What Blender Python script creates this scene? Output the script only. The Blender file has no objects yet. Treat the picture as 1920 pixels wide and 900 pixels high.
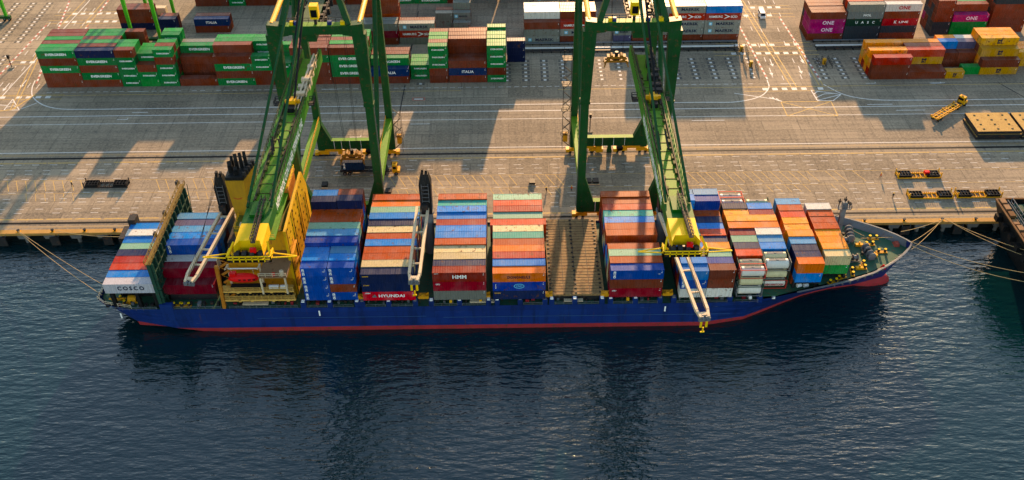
import bpy, bmesh, math, random
from mathutils import Vector, Matrix, Quaternion
rad = math.radians
random.seed(7)
sc = bpy.context.scene
col = sc.collection

# ------------------------------------------------------------------ camera
cd = bpy.data.cameras.new('camera')
cam = bpy.data.objects.new('camera', cd)
col.objects.link(cam)
cd.lens = 33.386
cd.sensor_width = 36
cd.clip_start = 1
cd.clip_end = 3000
cam.matrix_world = (Matrix.Translation((0, -162.432, 157.607)) @ Matrix.Rotation(rad(-0.156), 4, 'Z')
                    @ Matrix.Rotation(rad(90 - 39.657), 4, 'X') @ Matrix.Rotation(rad(-0.622), 4, 'Z'))
sc.camera = cam

# ------------------------------------------------------------------ sky, sun, exposure
SUN_EL, SUN_AZ = 14.5, 8.0            # the sun stands low behind the yard, a little to the right
w = bpy.data.worlds.new('World')
sc.world = w
w.use_nodes = True
nt = w.node_tree
bg = nt.nodes['Background']
sky = nt.nodes.new('ShaderNodeTexSky')
sky.sky_type = 'NISHITA'
sky.sun_disc = False
sky.sun_elevation = rad(SUN_EL)
sky.sun_rotation = rad(SUN_AZ)
sky.air_density = 1.3
sky.dust_density = 0.9
sky.ozone_density = 1.0
nt.links.new(sky.outputs[0], bg.inputs[0])
bg.inputs[1].default_value = 0.118
sd = bpy.data.lights.new('sun', 'SUN')
sd.energy = 5.0
sd.angle = rad(1.0)
sd.color = (1.0, 0.60, 0.29)
sun = bpy.data.objects.new('sun', sd)
col.objects.link(sun)
to_sun = Vector((math.sin(rad(SUN_AZ)) * math.cos(rad(SUN_EL)), math.cos(rad(SUN_AZ)) * math.cos(rad(SUN_EL)), math.sin(rad(SUN_EL))))
sun.rotation_mode = 'QUATERNION'
sun.rotation_quaternion = to_sun.to_track_quat('Z', 'Y')
sun.location = to_sun * 300
vs = sc.view_settings
vs.view_transform = 'Standard'
vs.look = 'None'
vs.gamma = 1
vs.use_curve_mapping = False
vs.exposure = 1.55

# ------------------------------------------------------------------ helpers
def lin(h):
    out = []
    for i in (0, 2, 4):
        c = int(h[i:i + 2], 16) / 255
        out.append(c / 12.92 if c <= 0.04045 else ((c + 0.055) / 1.055) ** 2.4)
    return out


def newmat(name):
    m = bpy.data.materials.new(name)
    m.use_nodes = True
    return m, m.node_tree, m.node_tree.nodes['Principled BSDF']


class N:
    """tiny node helper"""
    def __init__(s, nt): s.nt = nt
    def add(s, t, **k):
        n = s.nt.nodes.new(t)
        for a, v in k.items(): setattr(n, a, v)
        return n
    def link(s, a, b): s.nt.links.new(a, b)
    def val(s, sock, v):
        if hasattr(v, 'is_linked') or isinstance(v, bpy.types.NodeSocket): s.link(v, sock)
        else: sock.default_value = v
    def noise(s, vec, scale, detail=4, rough=.55):
        n = s.add('ShaderNodeTexNoise')
        s.link(vec, n.inputs['Vector'])
        n.inputs['Scale'].default_value = scale
        n.inputs['Detail'].default_value = detail
        n.inputs['Roughness'].default_value = rough
        return n.outputs['Fac']
    def ramp(s, f, a, b, lo=0., hi=1.):
        n = s.add('ShaderNodeMapRange')
        n.clamp = True
        s.link(f, n.inputs[0])
        n.inputs[1].default_value = a; n.inputs[2].default_value = b
        n.inputs[3].default_value = lo; n.inputs[4].default_value = hi
        return n.outputs[0]
    def math(s, op, a, b=0.):
        n = s.add('ShaderNodeMath', operation=op)
        s.val(n.inputs[0], a); s.val(n.inputs[1], b)
        return n.outputs[0]
    def mix(s, f, a, b, mode='MIX'):
        n = s.add('ShaderNodeMix', data_type='RGBA', blend_type=mode)
        s.val(n.inputs[0], f)
        for i, v in ((6, a), (7, b)):
            if isinstance(v, bpy.types.NodeSocket): s.link(v, n.inputs[i])
            else: n.inputs[i].default_value = (v[0], v[1], v[2], 1)
        return n.outputs[2]
    def mapped(s, vec, scale, rot=(0, 0, 0)):
        n = s.add('ShaderNodeMapping')
        s.link(vec, n.inputs[0])
        n.inputs['Rotation'].default_value = rot
        n.inputs['Scale'].default_value = scale
        return n.outputs[0]


def paint(name, hexc, rough=.5, dirt=.35, metal=0., rust=.0, scale=1.0):
    m, t, p = newmat(name)
    n = N(t)
    g = n.add('ShaderNodeNewGeometry').outputs['Position']
    a = n.noise(g, .35 * scale, 5)
    b = n.noise(n.mapped(g, (1.3 * scale, 1.3 * scale, .25 * scale)), 2.0, 4, .65)
    c = lin(hexc)
    base = n.mix(n.ramp(a, .3, .7, 0, dirt), c, [x * .55 for x in c])
    base = n.mix(n.ramp(b, .45, .75, 0, dirt * .9), base, [x * .35 + .03 for x in c])
    if rust:
        base = n.mix(n.ramp(n.noise(g, 1.1 * scale, 6, .7), .62 - rust * .25, .72 - rust * .2, 0, .85), base, (.13, .05, .02))
    n.link(base, p.inputs['Base Color'])
    p.inputs['Roughness'].default_value = rough
    p.inputs['Metallic'].default_value = metal
    p.inputs['Specular IOR Level'].default_value = .15
    return m


class MB:
    """collects shapes in world coordinates, builds them as one mesh object"""
    def __init__(s): s.v = []; s.f = []; s.m = []
    def face(s, pts, m=0):
        i = len(s.v)
        s.v += [tuple(p) for p in pts]
        s.f.append(tuple(range(i, i + len(pts)))); s.m.append(m)
        return s
    def hexa(s, P, m=0):
        i = len(s.v)
        s.v += [tuple(p) for p in P]
        for q in ((0, 3, 2, 1), (4, 5, 6, 7), (0, 1, 5, 4), (1, 2, 6, 5), (2, 3, 7, 6), (3, 0, 4, 7)):
            s.f.append(tuple(i + k for k in q)); s.m.append(m)
        return s
    def box(s, x0, y0, z0, x1, y1, z1, m=0):
        return s.hexa([(x0, y0, z0), (x1, y0, z0), (x1, y1, z0), (x0, y1, z0), (x0, y0, z1), (x1, y0, z1), (x1, y1, z1), (x0, y1, z1)], m)
    def frus(s, c0, sx0, sy0, c1, sx1, sy1, m=0):
        P = []
        for c, a, b in ((c0, sx0 / 2, sy0 / 2), (c1, sx1 / 2, sy1 / 2)):
            P += [(c[0] - a, c[1] - b, c[2]), (c[0] + a, c[1] - b, c[2]), (c[0] + a, c[1] + b, c[2]), (c[0] - a, c[1] + b, c[2])]
        return s.hexa(P, m)
    def bar(s, p, q, w, h, m=0, up=(0, 0, 1)):
        p = Vector(p); q = Vector(q); d = (q - p).normalized(); u = Vector(up)
        if abs(d.dot(u)) > .98: u = Vector((0, 1, 0))
        x = d.cross(u).normalized() * (w / 2); y = x.cross(d).normalized() * (h / 2)
        return s.hexa([p - x - y, p + x - y, p + x + y, p - x + y, q - x - y, q + x - y, q + x + y, q - x + y], m)
    def tube(s, p, q, r, n=8, r2=None, m=0):
        p = Vector(p); q = Vector(q); d = (q - p).normalized()
        u = Vector((0, 0, 1)) if abs(d.z) < .9 else Vector((1, 0, 0))
        x = d.cross(u).normalized(); y = d.cross(x)
        r2 = r if r2 is None else r2
        i = len(s.v)
        for c, rr in ((p, r), (q, r2)):
            for k in range(n):
                a = 2 * math.pi * k / n
                s.v.append(tuple(c + (x * math.cos(a) + y * math.sin(a)) * rr))
        for k in range(n):
            j = (k + 1) % n
            s.f.append((i + k, i + j, i + n + j, i + n + k)); s.m.append(m)
        s.f.append(tuple(i + k for k in range(n))[::-1]); s.m.append(m)
        s.f.append(tuple(i + n + k for k in range(n))); s.m.append(m)
        return s
    def poly(s, pts, r, n=6, m=0):
        for a, b in zip(pts, pts[1:]): s.tube(a, b, r, n, m=m)
        return s
    def ext(s, pts, vec, m=0):
        i = len(s.v); k = len(pts); v = Vector(vec)
        s.v += [tuple(p) for p in pts] + [tuple(Vector(p) + v) for p in pts]
        s.f.append(tuple(range(i, i + k))[::-1]); s.m.append(m)
        s.f.append(tuple(range(i + k, i + 2 * k))); s.m.append(m)
        for a in range(k):
            b = (a + 1) % k
            s.f.append((i + a, i + b, i + k + b, i + k + a)); s.m.append(m)
        return s
    def rail(s, pts, h=1.1, r=.045, step=2.0, m=0):
        """a handrail with posts along a path"""
        up = Vector((0, 0, 1))
        for a, b in zip(pts, pts[1:]):
            a = Vector(a); b = Vector(b)
            for k in (h, h * .5): s.bar(a + up * k, b + up * k, r * 2, r * 2, m)
            n = max(1, int((b - a).length / step))
            for i in range(n + 1):
                c = a.lerp(b, i / n)
                s.bar(c, c + up * h, r * 2, r * 2, m)
        return s
    def build(s, name, mat, par=None, smooth=False, base=None, recalc=True):
        me = bpy.data.meshes.new(name)
        o_w = ORG[par.name] if par is not None else Vector(base or (0, 0, 0))
        me.from_pydata([(x - o_w.x, y - o_w.y, z - o_w.z) for x, y, z in s.v], [], s.f)
        mats = mat if isinstance(mat, (list, tuple)) else [mat]
        for q in mats: me.materials.append(q)
        if len(mats) > 1: me.polygons.foreach_set('material_index', s.m)
        if recalc:
            bm = bmesh.new(); bm.from_mesh(me)
            bmesh.ops.recalc_face_normals(bm, faces=bm.faces)
            bm.to_mesh(me); bm.free()
        if smooth: me.polygons.foreach_set('use_smooth', [True] * len(me.polygons))
        me.update()
        o = bpy.data.objects.new(name, me)
        col.objects.link(o)
        if par is not None: o.parent = par
        else: o.location = o_w
        ORG[o.name] = o_w.copy()
        return o


ORG = {}


def tag(o, label=None, cat=None, group=None, kind=None):
    if label: o['label'] = label
    if cat: o['category'] = cat
    if group: o['group'] = group
    if kind: o['kind'] = kind
    return o


def thing(name, label, cat, loc=(0, 0, 0), group=None):
    o = bpy.data.objects.new(name, None)
    o.empty_display_size = .5
    o.location = loc
    col.objects.link(o)
    ORG[o.name] = Vector(loc)
    return tag(o, label, cat, group)


def copy_tree(o, par=None):
    c = o.copy()
    col.objects.link(c)
    if par is not None: c.parent = par
    for ch in list(o.children): copy_tree(ch, c)
    return c


FONT = {}


def text_mesh(txt, spacing=1.0, bold=.02):
    k = (txt, spacing, bold)
    if k in FONT: return FONT[k]
    cu = bpy.data.curves.new('lettering', 'FONT')
    cu.body = txt
    cu.size = 1.0
    cu.space_character = spacing
    cu.space_line = .8
    cu.offset = bold
    cu.resolution_u = 2
    cu.align_x = 'CENTER'; cu.align_y = 'CENTER'
    o = bpy.data.objects.new('lettering', cu)
    col.objects.link(o)
    bpy.context.view_layer.update()
    me = bpy.data.meshes.new_from_object(o.evaluated_get(bpy.context.evaluated_depsgraph_get()))
    bpy.data.objects.remove(o)
    bpy.data.curves.remove(cu)
    xs = [v.co.x for v in me.vertices]; ys = [v.co.y for v in me.vertices]
    cx, cy = (min(xs) + max(xs)) / 2, (min(ys) + max(ys)) / 2
    W, H = max(xs) - min(xs), max(ys) - min(ys)
    for v in me.vertices: v.co.x -= cx; v.co.y -= cy
    FONT[k] = (me, W, H)
    return FONT[k]


def lettering(txt, mat, par, centre, width, height, xdir, ydir, spacing=1.0, bold=.02, name='lettering'):
    """flat letters of given size at a world point, xdir = reading direction, ydir = up of the letters"""
    me0, W, H = text_mesh(txt, spacing, bold)
    key = 'm' + txt + mat.name
    if key in FONT: me = FONT[key]
    else:
        me = me0.copy(); me.materials.clear(); me.materials.append(mat); FONT[key] = me
    o = bpy.data.objects.new(name, me)
    col.objects.link(o)
    X = Vector(xdir).normalized(); Y = Vector(ydir).normalized(); Z = X.cross(Y)
    sx, sy = width / W, height / H
    M = Matrix(((X.x * sx, Y.x * sy, Z.x, 0), (X.y * sx, Y.y * sy, Z.y, 0), (X.z * sx, Y.z * sy, Z.z, 0), (0, 0, 0, 1)))
    o.parent = par
    o.matrix_local = Matrix.Translation(Vector(centre) - ORG[par.name]) @ M
    return o


# ------------------------------------------------------------------ materials
def hull_paint():
    """worn navy plates: welded strakes, vertical rust runs, scraped patches"""
    m, t, p = newmat('hull_blue_paint')
    n = N(t)
    g = n.add('ShaderNodeNewGeometry').outputs['Position']
    c = lin('0A286C')
    base = n.mix(n.ramp(n.noise(g, .12, 5, .6), .35, .68, 0, .7), c, lin('0E3474'))
    base = n.mix(n.ramp(n.noise(n.mapped(g, (.5, 1, .07)), 1.0, 5, .65), .5, .72, 0, .7), base, lin('061534'))
    sw = n.mapped(g, (1, 1, 1), (rad(90), 0, 0))
    b = n.add('ShaderNodeTexBrick'); n.link(sw, b.inputs['Vector'])
    for k_, v_ in (('Scale', 1), ('Brick Width', 9), ('Row Height', 2.1), ('Mortar Size', .035)): b.inputs[k_].default_value = v_
    b.inputs['Color1'].default_value = (0, 0, 0, 1); b.inputs['Color2'].default_value = (1, 1, 1, 1); b.inputs['Mortar'].default_value = (.5, .5, .5, 1)
    base = n.mix(n.math('MULTIPLY', b.outputs['Color'], .3), base, lin('071842'))
    base = n.mix(n.math('MULTIPLY', b.outputs['Fac'], .5), base, lin('060E22'))
    rust = n.ramp(n.noise(n.mapped(g, (1.6, 1, .12)), 1.0, 6, .75), .63, .74, 0, .8)
    base = n.mix(rust, base, (.10, .045, .025))
    scr = n.ramp(n.noise(n.mapped(g, (.12, 1, 1.6)), 1.0, 6, .75), .64, .72, 0, .55)
    base = n.mix(scr, base, lin('6A7890'))
    n.link(base, p.inputs['Base Color'])
    p.inputs['Roughness'].default_value = .5
    p.inputs['Specular IOR Level'].default_value = .25
    return m


M_GREEN = paint('crane_green_paint', '0C4A1E', .5, .6, rust=.16)
M_GREEN_SUNLIT = paint('crane_green_sunlit', '568E04', .6, .6, rust=.2, scale=2.0)  # lit copy of the crane green, sunshine on upper faces put into the colour
M_DKGREEN = paint('ship_green_steel', '22483A', .6, .5, rust=.2)
M_DECK = paint('deck_green_paint', '2C5A44', .6, .6, rust=.25)
M_YELLOW = paint('yellow_paint', 'E6A70C', .45, .35, rust=.1)
M_YELLOWB = paint('bright_yellow_paint', 'EBBE00', .6, .15)
M_OCHRE = paint('ochre_paint', 'D2930F', .6, .4, rust=.15)
M_CREAM = paint('cream_paint', 'D2BD9C', .5, .4, rust=.12)
M_BLACK = paint('black_steel', '17181A', .5, .4)
M_SPREAD = paint('worn_ochre_paint', '9A6A14', .6, .7, rust=.35)
M_RAIL = paint('rail_steel', '151414', .7, .3)
M_DARK = paint('dark_steel', '2B2B2C', .6, .5, rust=.25)
M_GREYS = paint('grey_steel', '6E7276', .55, .5, rust=.2)
M_HULLBLUE = hull_paint()
M_BOOT = paint('boot_top_red_paint', 'A83038', .6, .6, rust=.3)
M_HULLDARK = paint('black_hull_paint', '15181A', .55, .5, rust=.15)
M_RED = paint('red_plastic', 'DC100E', .35, .15)
M_WHITE = paint('white_paint', 'E4E2DC', .45, .2)
M_RUSTDECK = paint('rusty_hatch_steel', '967A50', .75, .7, rust=.4, scale=.8)
M_BROWN = paint('brown_deck_paint', '8A6848', .7, .4, rust=.2)
M_CONC = paint('concrete', '8D8474', .85, .5)
M_RUBBER = paint('black_rubber', '121213', .8, .2)
M_GLASS = paint('dark_glass', '101418', .12, .1)
M_ROPE = paint('rope_fibre', 'B49A6C', .9, .3)
M_ORANGE = paint('orange_paint', 'B8741E', .5, .4, rust=.2)
M_PILE = paint('pile_concrete', '6C6A68', .9, .5)
M_QUAYEDGE = paint('quay_edge_paint', 'B48A48', .8, .5, rust=.1)
M_LWHITE = paint('white_lettering', 'F0F0EC', .6, .12)
M_LDARK = paint('dark_lettering', '16213C', .6, .1)
M_LPINK = paint('pale_pink_lettering', 'E8C8D8', .6, .1)
M_LRED = paint('red_lettering', 'A81C24', .6, .1)
M_LYEL = paint('yellow_lettering', 'E8B020', .6, .1)
M_LBLUE = paint('light_blue_emblem', '6CC0E0', .6, .1)


def container_material():
    m, t, p = newmat('container_paint')
    n = N(t)
    oi = n.add('ShaderNodeObjectInfo')
    tc = n.add('ShaderNodeTexCoord')
    geo = n.add('ShaderNodeNewGeometry')
    pos = geo.outputs['Position']
    obj = tc.outputs['Object']
    a = n.noise(pos, .30, 4)
    streak = n.noise(n.mapped(pos, (2.6, 2.6, .22)), 1.2, 4, .6)
    spots = n.noise(pos, .9, 6, .72)
    sep = n.add('ShaderNodeSeparateXYZ'); n.link(geo.outputs['Normal'], sep.inputs[0])
    up = n.ramp(sep.outputs[2], .5, .9)
    hs = n.add('ShaderNodeHueSaturation')
    n.link(oi.outputs['Color'], hs.inputs['Color'])
    n.link(n.ramp(oi.outputs['Random'], 0, 1, .82, 1.16), hs.inputs['Value'])
    n.link(n.ramp(a, .3, .7, 1.08, .9), hs.inputs['Saturation'])
    c = hs.outputs[0]
    dark = n.mix(1.0, c, (.42, .38, .36), 'MULTIPLY')
    c = n.mix(n.ramp(streak, .45, .8, 0, .6), c, dark)
    # settled dust on the roofs, transverse wear marks along the corrugation
    wear = n.noise(n.mapped(pos, (2.2, .25, 1)), 1.0, 3, .6)
    dust = n.math('MULTIPLY', up, n.ramp(n.math('MULTIPLY', wear, n.math('ADD', a, .55)), .35, .95, .0, .16))
    c = n.mix(dust, c, (.36, .33, .30))
    rust = n.ramp(n.math('ADD', spots, n.math('MULTIPLY', n.math('SUBTRACT', oi.outputs['Random'], .5), .12)), .615, .68, 0, .85)
    c = n.mix(rust, c, (.11, .045, .02))
    n.link(c, p.inputs['Base Color'])
    p.inputs['Roughness'].default_value = .36
    p.inputs['Specular IOR Level'].default_value = .08
    return m


M_CONT = container_material()
# ------------------------------------------------------------------ ground, water
def ground_material():
    m, t, p = newmat('apron_concrete')
    n = N(t)
    pos = n.add('ShaderNodeNewGeometry').outputs['Position']
    skew = n.mapped(pos, (1, 1, 1), (0, 0, rad(90)))
    def slabs(vec, wdt, hgt, mort, seed):
        b = n.add('ShaderNodeTexBrick')
        n.link(vec, b.inputs['Vector'])
        b.offset = seed; b.squash = 1
        b.inputs['Scale'].default_value = 1
        b.inputs['Brick Width'].default_value = wdt
        b.inputs['Row Height'].default_value = hgt
        b.inputs['Mortar Size'].default_value = mort
        b.inputs['Mortar Smooth'].default_value = .2
        b.inputs['Color1'].default_value = (0, 0, 0, 1)
        b.inputs['Color2'].default_value = (1, 1, 1, 1)
        b.inputs['Mortar'].default_value = (.5, .5, .5, 1)
        return b
    b1 = slabs(pos, 11, 5.2, .09, .37)
    b2 = slabs(skew, 9, 23, .0, .61)
    b3 = slabs(pos, 31, 9, .0, .23)
    tint = n.math('ADD', n.math('MULTIPLY', b1.outputs['Color'], .35), n.math('ADD', n.math('MULTIPLY', b2.outputs['Color'], .3), n.math('MULTIPLY', b3.outputs['Color'], .35)))
    c = n.mix(tint, (.06, .049, .038), (.36, .29, .205))
    big = n.noise(pos, .03, 5, .6)
    c = n.mix(n.ramp(big, .4, .75, 0, .35), c, (.27, .215, .15))
    lanes = n.noise(n.mapped(pos, (.012, .9, 1)), 1, 5, .7)          # tyre lanes run along the quay
    c = n.mix(n.ramp(lanes, .47, .72, 0, .72), c, (.07, .065, .06))
    cross = n.noise(n.mapped(pos, (.9, .02, 1)), 1, 4, .7)
    c = n.mix(n.ramp(cross, .5, .7, 0, .55), c, (.06, .055, .05))
    fine = n.noise(pos, 1.4, 8, .75)
    c = n.mix(n.ramp(fine, .40, .66, 0, .6), c, (.40, .32, .215))
    c = n.mix(n.ramp(n.noise(pos, .42, 9, .85), .54, .68, 0, .8), c, (.055, .05, .046))
    c = n.mix(n.ramp(b1.outputs['Fac'], 0, 1, 0, .5), c, (.05, .045, .04))
    n.link(c, p.inputs['Base Color'])
    p.inputs['Roughness'].default_value = .9
    p.inputs['Specular IOR Level'].default_value = .12
    bp = n.add('ShaderNodeBump'); bp.inputs['Strength'].default_value = .4; bp.inputs['Distance'].default_value = .05
    n.link(fine, bp.inputs['Height']); n.link(bp.outputs[0], p.inputs['Normal'])
    return m


def water_material():
    m, t, p = newmat('harbour_water')
    n = N(t)
    pos = n.add('ShaderNodeNewGeometry').outputs['Position']
    p.inputs['Base Color'].default_value = (.0006, .015, .0185, 1)
    p.inputs['Roughness'].default_value = .03
    p.inputs['IOR'].default_value = 1.62
    w1 = n.noise(n.mapped(pos, (.21, .66, 1), (0, 0, rad(16))), 1, 2, .5)
    w2 = n.noise(n.mapped(pos, (.28, .92, 1), (0, 0, rad(-24))), 1, 2, .5)
    w3 = n.noise(n.mapped(pos, (.8, 2.2, 1), (0, 0, rad(6))), 1, 2, .5)
    swell = n.noise(n.mapped(pos, (.05, .12, 1), (0, 0, rad(-8))), 1, 2, .5)
    calm = n.ramp(n.noise(pos, .018, 3, .5), .3, .7, .55, 1.25)
    h = n.math('ADD', n.math('MULTIPLY', w1, 1.0), n.math('ADD', n.math('MULTIPLY', w2, .7), n.math('MULTIPLY', w3, .3)))
    h = n.math('ADD', n.math('MULTIPLY', h, calm), n.math('MULTIPLY', swell, 1.2))
    bp = n.add('ShaderNodeBump')
    bp.inputs['Strength'].default_value = 1.0
    bp.inputs['Distance'].default_value = .29
    n.link(h, bp.inputs['Height'])
    n.link(bp.outputs[0], p.inputs['Normal'])
    return m


M_GROUND = ground_material()
M_WATER = water_material()
QY = 32.9                      # quay edge
WZ = -4.0                      # water level
mb = MB()
mb.face([(-700, QY + 1.6, 0), (700, QY + 1.6, 0), (700, 900, 0), (-700, 900, 0)])
tag(mb.build('ground', M_GROUND, recalc=False), kind='structure')
mb = MB()
mb.face([(-900, -900, WZ), (900, -900, WZ), (900, QY + 5, WZ), (-900, QY + 5, WZ)])
tag(mb.build('water', M_WATER, recalc=False), kind='structure')

# the quay: edge beam with slots, pile caps, back wall in deep shade
mb = MB()
mb.box(-700, QY, -.75, 700, QY + 1.6, .0)
mb.box(-700, QY + 1.6, -.75, 700, QY + 2.2, -.02)
tag(mb.build('quay_edge', M_QUAYEDGE), kind='structure')
mb = MB()
mb.box(-700, QY + 4, -7, 700, QY + 4.6, -.75)
for x in range(-220, 226, 7):
    mb.ext([(x - 1.6, QY + .12, -.76), (x + 1.6, QY + .12, -.76), (x + 1.25, QY + .12, -2.0), (x - 1.25, QY + .12, -2.0)], (0, 3.2, 0))
    mb.tube((x, QY + 1.4, -7), (x, QY + 1.4, -2.0), .5, 10)
tag(mb.build('quay_wall', M_PILE), kind='structure')

# rails in the apron
mb = MB()
for y in (37.2, 67.5):
    mb.box(-400, y - .09, .0, 400, y + .09, .05)
    mb.box(-400, y - .42, .0, 400, y + .42, .014)
tag(mb.build('crane_rails', M_RAIL), kind='structure')

# ---- painted markings (flat sheets just above the concrete)
def marking_material(name, c, wear):
    m, t, p = newmat(name)
    n = N(t)
    pos = n.add('ShaderNodeNewGeometry').outputs['Position']
    n.link(n.mix(n.ramp(n.noise(pos, 1.6, 7, .75), .42, .68, 0, wear), c, (.17, .155, .14)), p.inputs['Base Color'])
    p.inputs['Roughness'].default_value = .8
    return m


M_WLINE = marking_material('white_road_paint', (.72, .69, .64), .6)
M_YLINE = marking_material('yellow_road_paint', (.56, .35, .06), .75)
M_RLINE = marking_material('red_kerb_paint', (.45, .08, .05), .5)
M_BAND = marking_material('yellow_worn_band', (.30, .20, .08), .97)
M_PAD = marking_material('pad_black_paint', (.03, .03, .03), .3)
W, Yl, RK, PD, BN = MB(), MB(), MB(), MB(), MB()
HZ = .012


def line(mb, a, b, w, z=HZ):
    z += random.random() * .006
    a = Vector((a[0], a[1], z)); b = Vector((b[0], b[1], z))
    d = (b - a).normalized(); s = Vector((-d.y, d.x, 0)) * (w / 2)
    mb.face([a - s, b - s, b + s, a + s])


def path(mb, pts, w, z=HZ):
    for a, b in zip(pts, pts[1:]): line(mb, a, b, w, z)


def curve(pts, n=8):
    """smooth Catmull-Rom through points"""
    P = [Vector((p[0], p[1], 0)) for p in pts]
    P = [P[0] * 2 - P[1]] + P + [P[-1] * 2 - P[-2]]
    out = []
    for i in range(1, len(P) - 2):
        for k in range(n):
            t = k / n
            out.append(.5 * ((2 * P[i]) + (P[i + 1] - P[i - 1]) * t + (2 * P[i - 1] - 5 * P[i] + 4 * P[i + 1] - P[i + 2]) * t * t + (3 * P[i] - P[i - 1] - 3 * P[i + 1] + P[i + 2]) * t ** 3))
    out.append(P[-2])
    return out


def dashes(mb, y, w, on, off, x0=-260, x1=260, z=HZ):
    x = x0 + random.random() * 3
    while x < x1:
        if random.random() > .05: line(mb, (x, y), (x + on, y), w, z)
        x += on + off


# long lines along the quay
line(W, (-300, 90.6), (300, 90.6), .32)
line(W, (-300, 86.0), (300, 86.0), .22)
line(W, (-300, 70.6), (300, 70.6), .28)
path(W, curve([(-155.5, 113), (-154.6, 108), (-152.3, 102.6), (-147.5, 97.8), (-141.4, 95.2), (-133, 94.6), (-120, 94.6)]), .36)
line(W, (-120, 94.6), (62, 94.3), .3)
path(W, curve([(62, 94.3), (71.4, 94.3), (79.5, 97.2), (83.6, 102.5), (84.2, 107.5)]), .36)
path(W, curve([(101.7, 104.3), (106, 98.4), (111, 95.6), (118, 94.3), (130, 94.0)]), .36)
line(W, (130, 94.0), (300, 93.6), .3)
for y in (64.4, 61.6, 59.8, 57.3, 50.8, 48.0, 46.4, 43.4, 41.6): dashes(W, y, .15, 2.1, 3.1)
dashes(Yl, 65.2, .3, 9, .5)
dashes(Yl, 38.9, .35, 7, .8)
dashes(Yl, 103.2, .25, 30, .5)
dashes(W, 105.2, .2, 1.6, 1.0, -150, 78)
for y in (57.2, 51.0):
    line(Yl, (-300, y - .6), (300, y - .6), .12)
for x0, x1 in ((-34, 17), (48, 100), (-150, -118), (-100, -72)):
    for k in range(int((x1 - x0) / 2.6)):
        x = x0 + k * 2.6
        if random.random() > .12: line(Yl, (x, 56.6), (x + 2.4, 51.6), .18)
        if random.random() > .35: line(Yl, (x, 50.2), (x + 1.4, 46.9), .16)
for y, wd in ((65.4, .7), (69.2, .9), (38.6, .7), (35.6, .8)): line(BN, (-300, y), (300, y), wd, .008)
# roads at both sides of the yard block
for x0, s in ((-160, 1), (92, -1)):
    for k in range(0, 7):
        for dx in (-7, -3, 4.6, 8.6):
            y = 96 + k * 0 + k * 11 + random.random() * 2
            if 98 < y < 170: line(W, (x0 + dx * .8, y), (x0 + dx * .8, y + 3.0), .22)
line(W, (-162.4, 103), (-157.3, 172.7), .3)
for a, b in (((-161.2, 150), (-159.1, 172.7)), ((-151.5, 150), (-149.9, 172.5)), ((-153.2, 150), (-151.6, 172.5)), ((-162.0, 132), (-156.5, 95)), ((-160.6, 132), (-155.2, 95)),
             ((92.7, 102.6), (87.7, 166)), ((91.0, 102.6), (86.0, 166)), ((100.2, 103.8), (99.2, 130)), ((101.4, 103.8), (100.2, 130))): line(Yl, a, b, .3)
for k in range(24):
    line(Yl, (92.6 - k * .205, 104 + k * 2.6), (90.9 - k * .205, 105.6 + k * 2.6), .16)
for y, xs in ((102.4, (-169, -147.5)), (154.8, (-161, -140.5)), (161.3, (-160, -143.8)), (125.3, (-165, -159)), (101.8, (81.5, 101.5)), (125.3, (75.9, 100.3)), (131.2, (77.7, 99.6)), (153.3, (82.5, 98.8)), (159.7, (84, 99))):
    x = xs[0]
    while x < xs[1]:
        line(W, (x, y), (x + 1.7, y), 1.5)
        x += 3.1 + (2.2 if random.random() < .2 else 0)
    line(Yl, (xs[0] - 6, y + 1.3), (xs[1] + 5, y + 1.3), .25)
    line(Yl, (xs[0] - 6, y - 1.3), (xs[1] + 5, y - 1.3), .25)
for x, y in ((-163.4, 108), (-158.6, 110), (86.5, 112), (96.4, 113), (98.6, 120), (88, 118)):       # lane arrows
    line(W, (x, y), (x + .1, y + 3.4), .3)
    W.face([(x - .7, y, HZ), (x + .7, y, HZ), (x, y - 1.8, HZ)])
for a, b, c in (((-158.2, 101.3), (-158.4, 94.8), (-153.6, 94.7)), ((96.8, 100.8), (97.2, 94.6), (105.6, 98.0)), ((82.5, 96.8), (84.9, 94.8), (86.0, 94.3))):
    path(W, [a, b, c, a], .3)
    m1 = [(a[0] * (1 - t) + b[0] * t, a[1] * (1 - t) + b[1] * t) for t in (.4, .75)]
    m2 = [(a[0] * (1 - t) + c[0] * t, a[1] * (1 - t) + c[1] * t) for t in (.4, .75)]
    for p_, q_ in zip(m1, m2):
        mid = ((p_[0] + q_[0]) / 2, (p_[1] + q_[1]) / 2 + 1.0)
        path(W, [p_, mid, q_], .3)
line(W, (-153.2, 95.4), (-149.6, 98.8), .3)
path(W, [(105.6, 98.0), (102.1, 94.3), (97.2, 94.5)], .3)
line(W, (-169, 99), (-158.4, 97.5), .3)
line(W, (72, 99.5), (84.8, 95.4), .3)
path(Yl, [(85.6, 94.0), (101.3, 93.9), (101.2, 85.5), (85.7, 85.7), (85.6, 94.0), (101.2, 85.5)], .28)
line(Yl, (101.3, 93.9), (85.7, 85.7), .28)
path(Yl, [(-170, 92), (-156, 95), (-152, 104)], .5)
for x, y, l in ((-122, 105.1, 4.5), (-117.5, 92.4, 5), (-60, 105, 5), (40, 105.2, 4), (88, 105, 5), (136, 104.4, 5), (112, 91.8, 8), (-30, 83.8, 6), (56, 83.8, 10), (120, 88.2, 9)): line(W, (x, y), (x + l, y), .25)
for x, y in ((-119.4, 88.4), (117, 104.6), (138, 104.2), (-46, 77)):                    # small box marks with a number stroke
    path(W, [(x - 1.6, y), (x + 1.6, y), (x + 1.6, y + .9)], .22)
path(RK, [(-30.3, 97.6), (-26.5, 97.6), (-26.5, 99.1), (-30.3, 99.1), (-30.3, 97.6)], .25)
path(W, [(-29.8, 98.3), (-27.1, 98.3)], .5)
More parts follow.
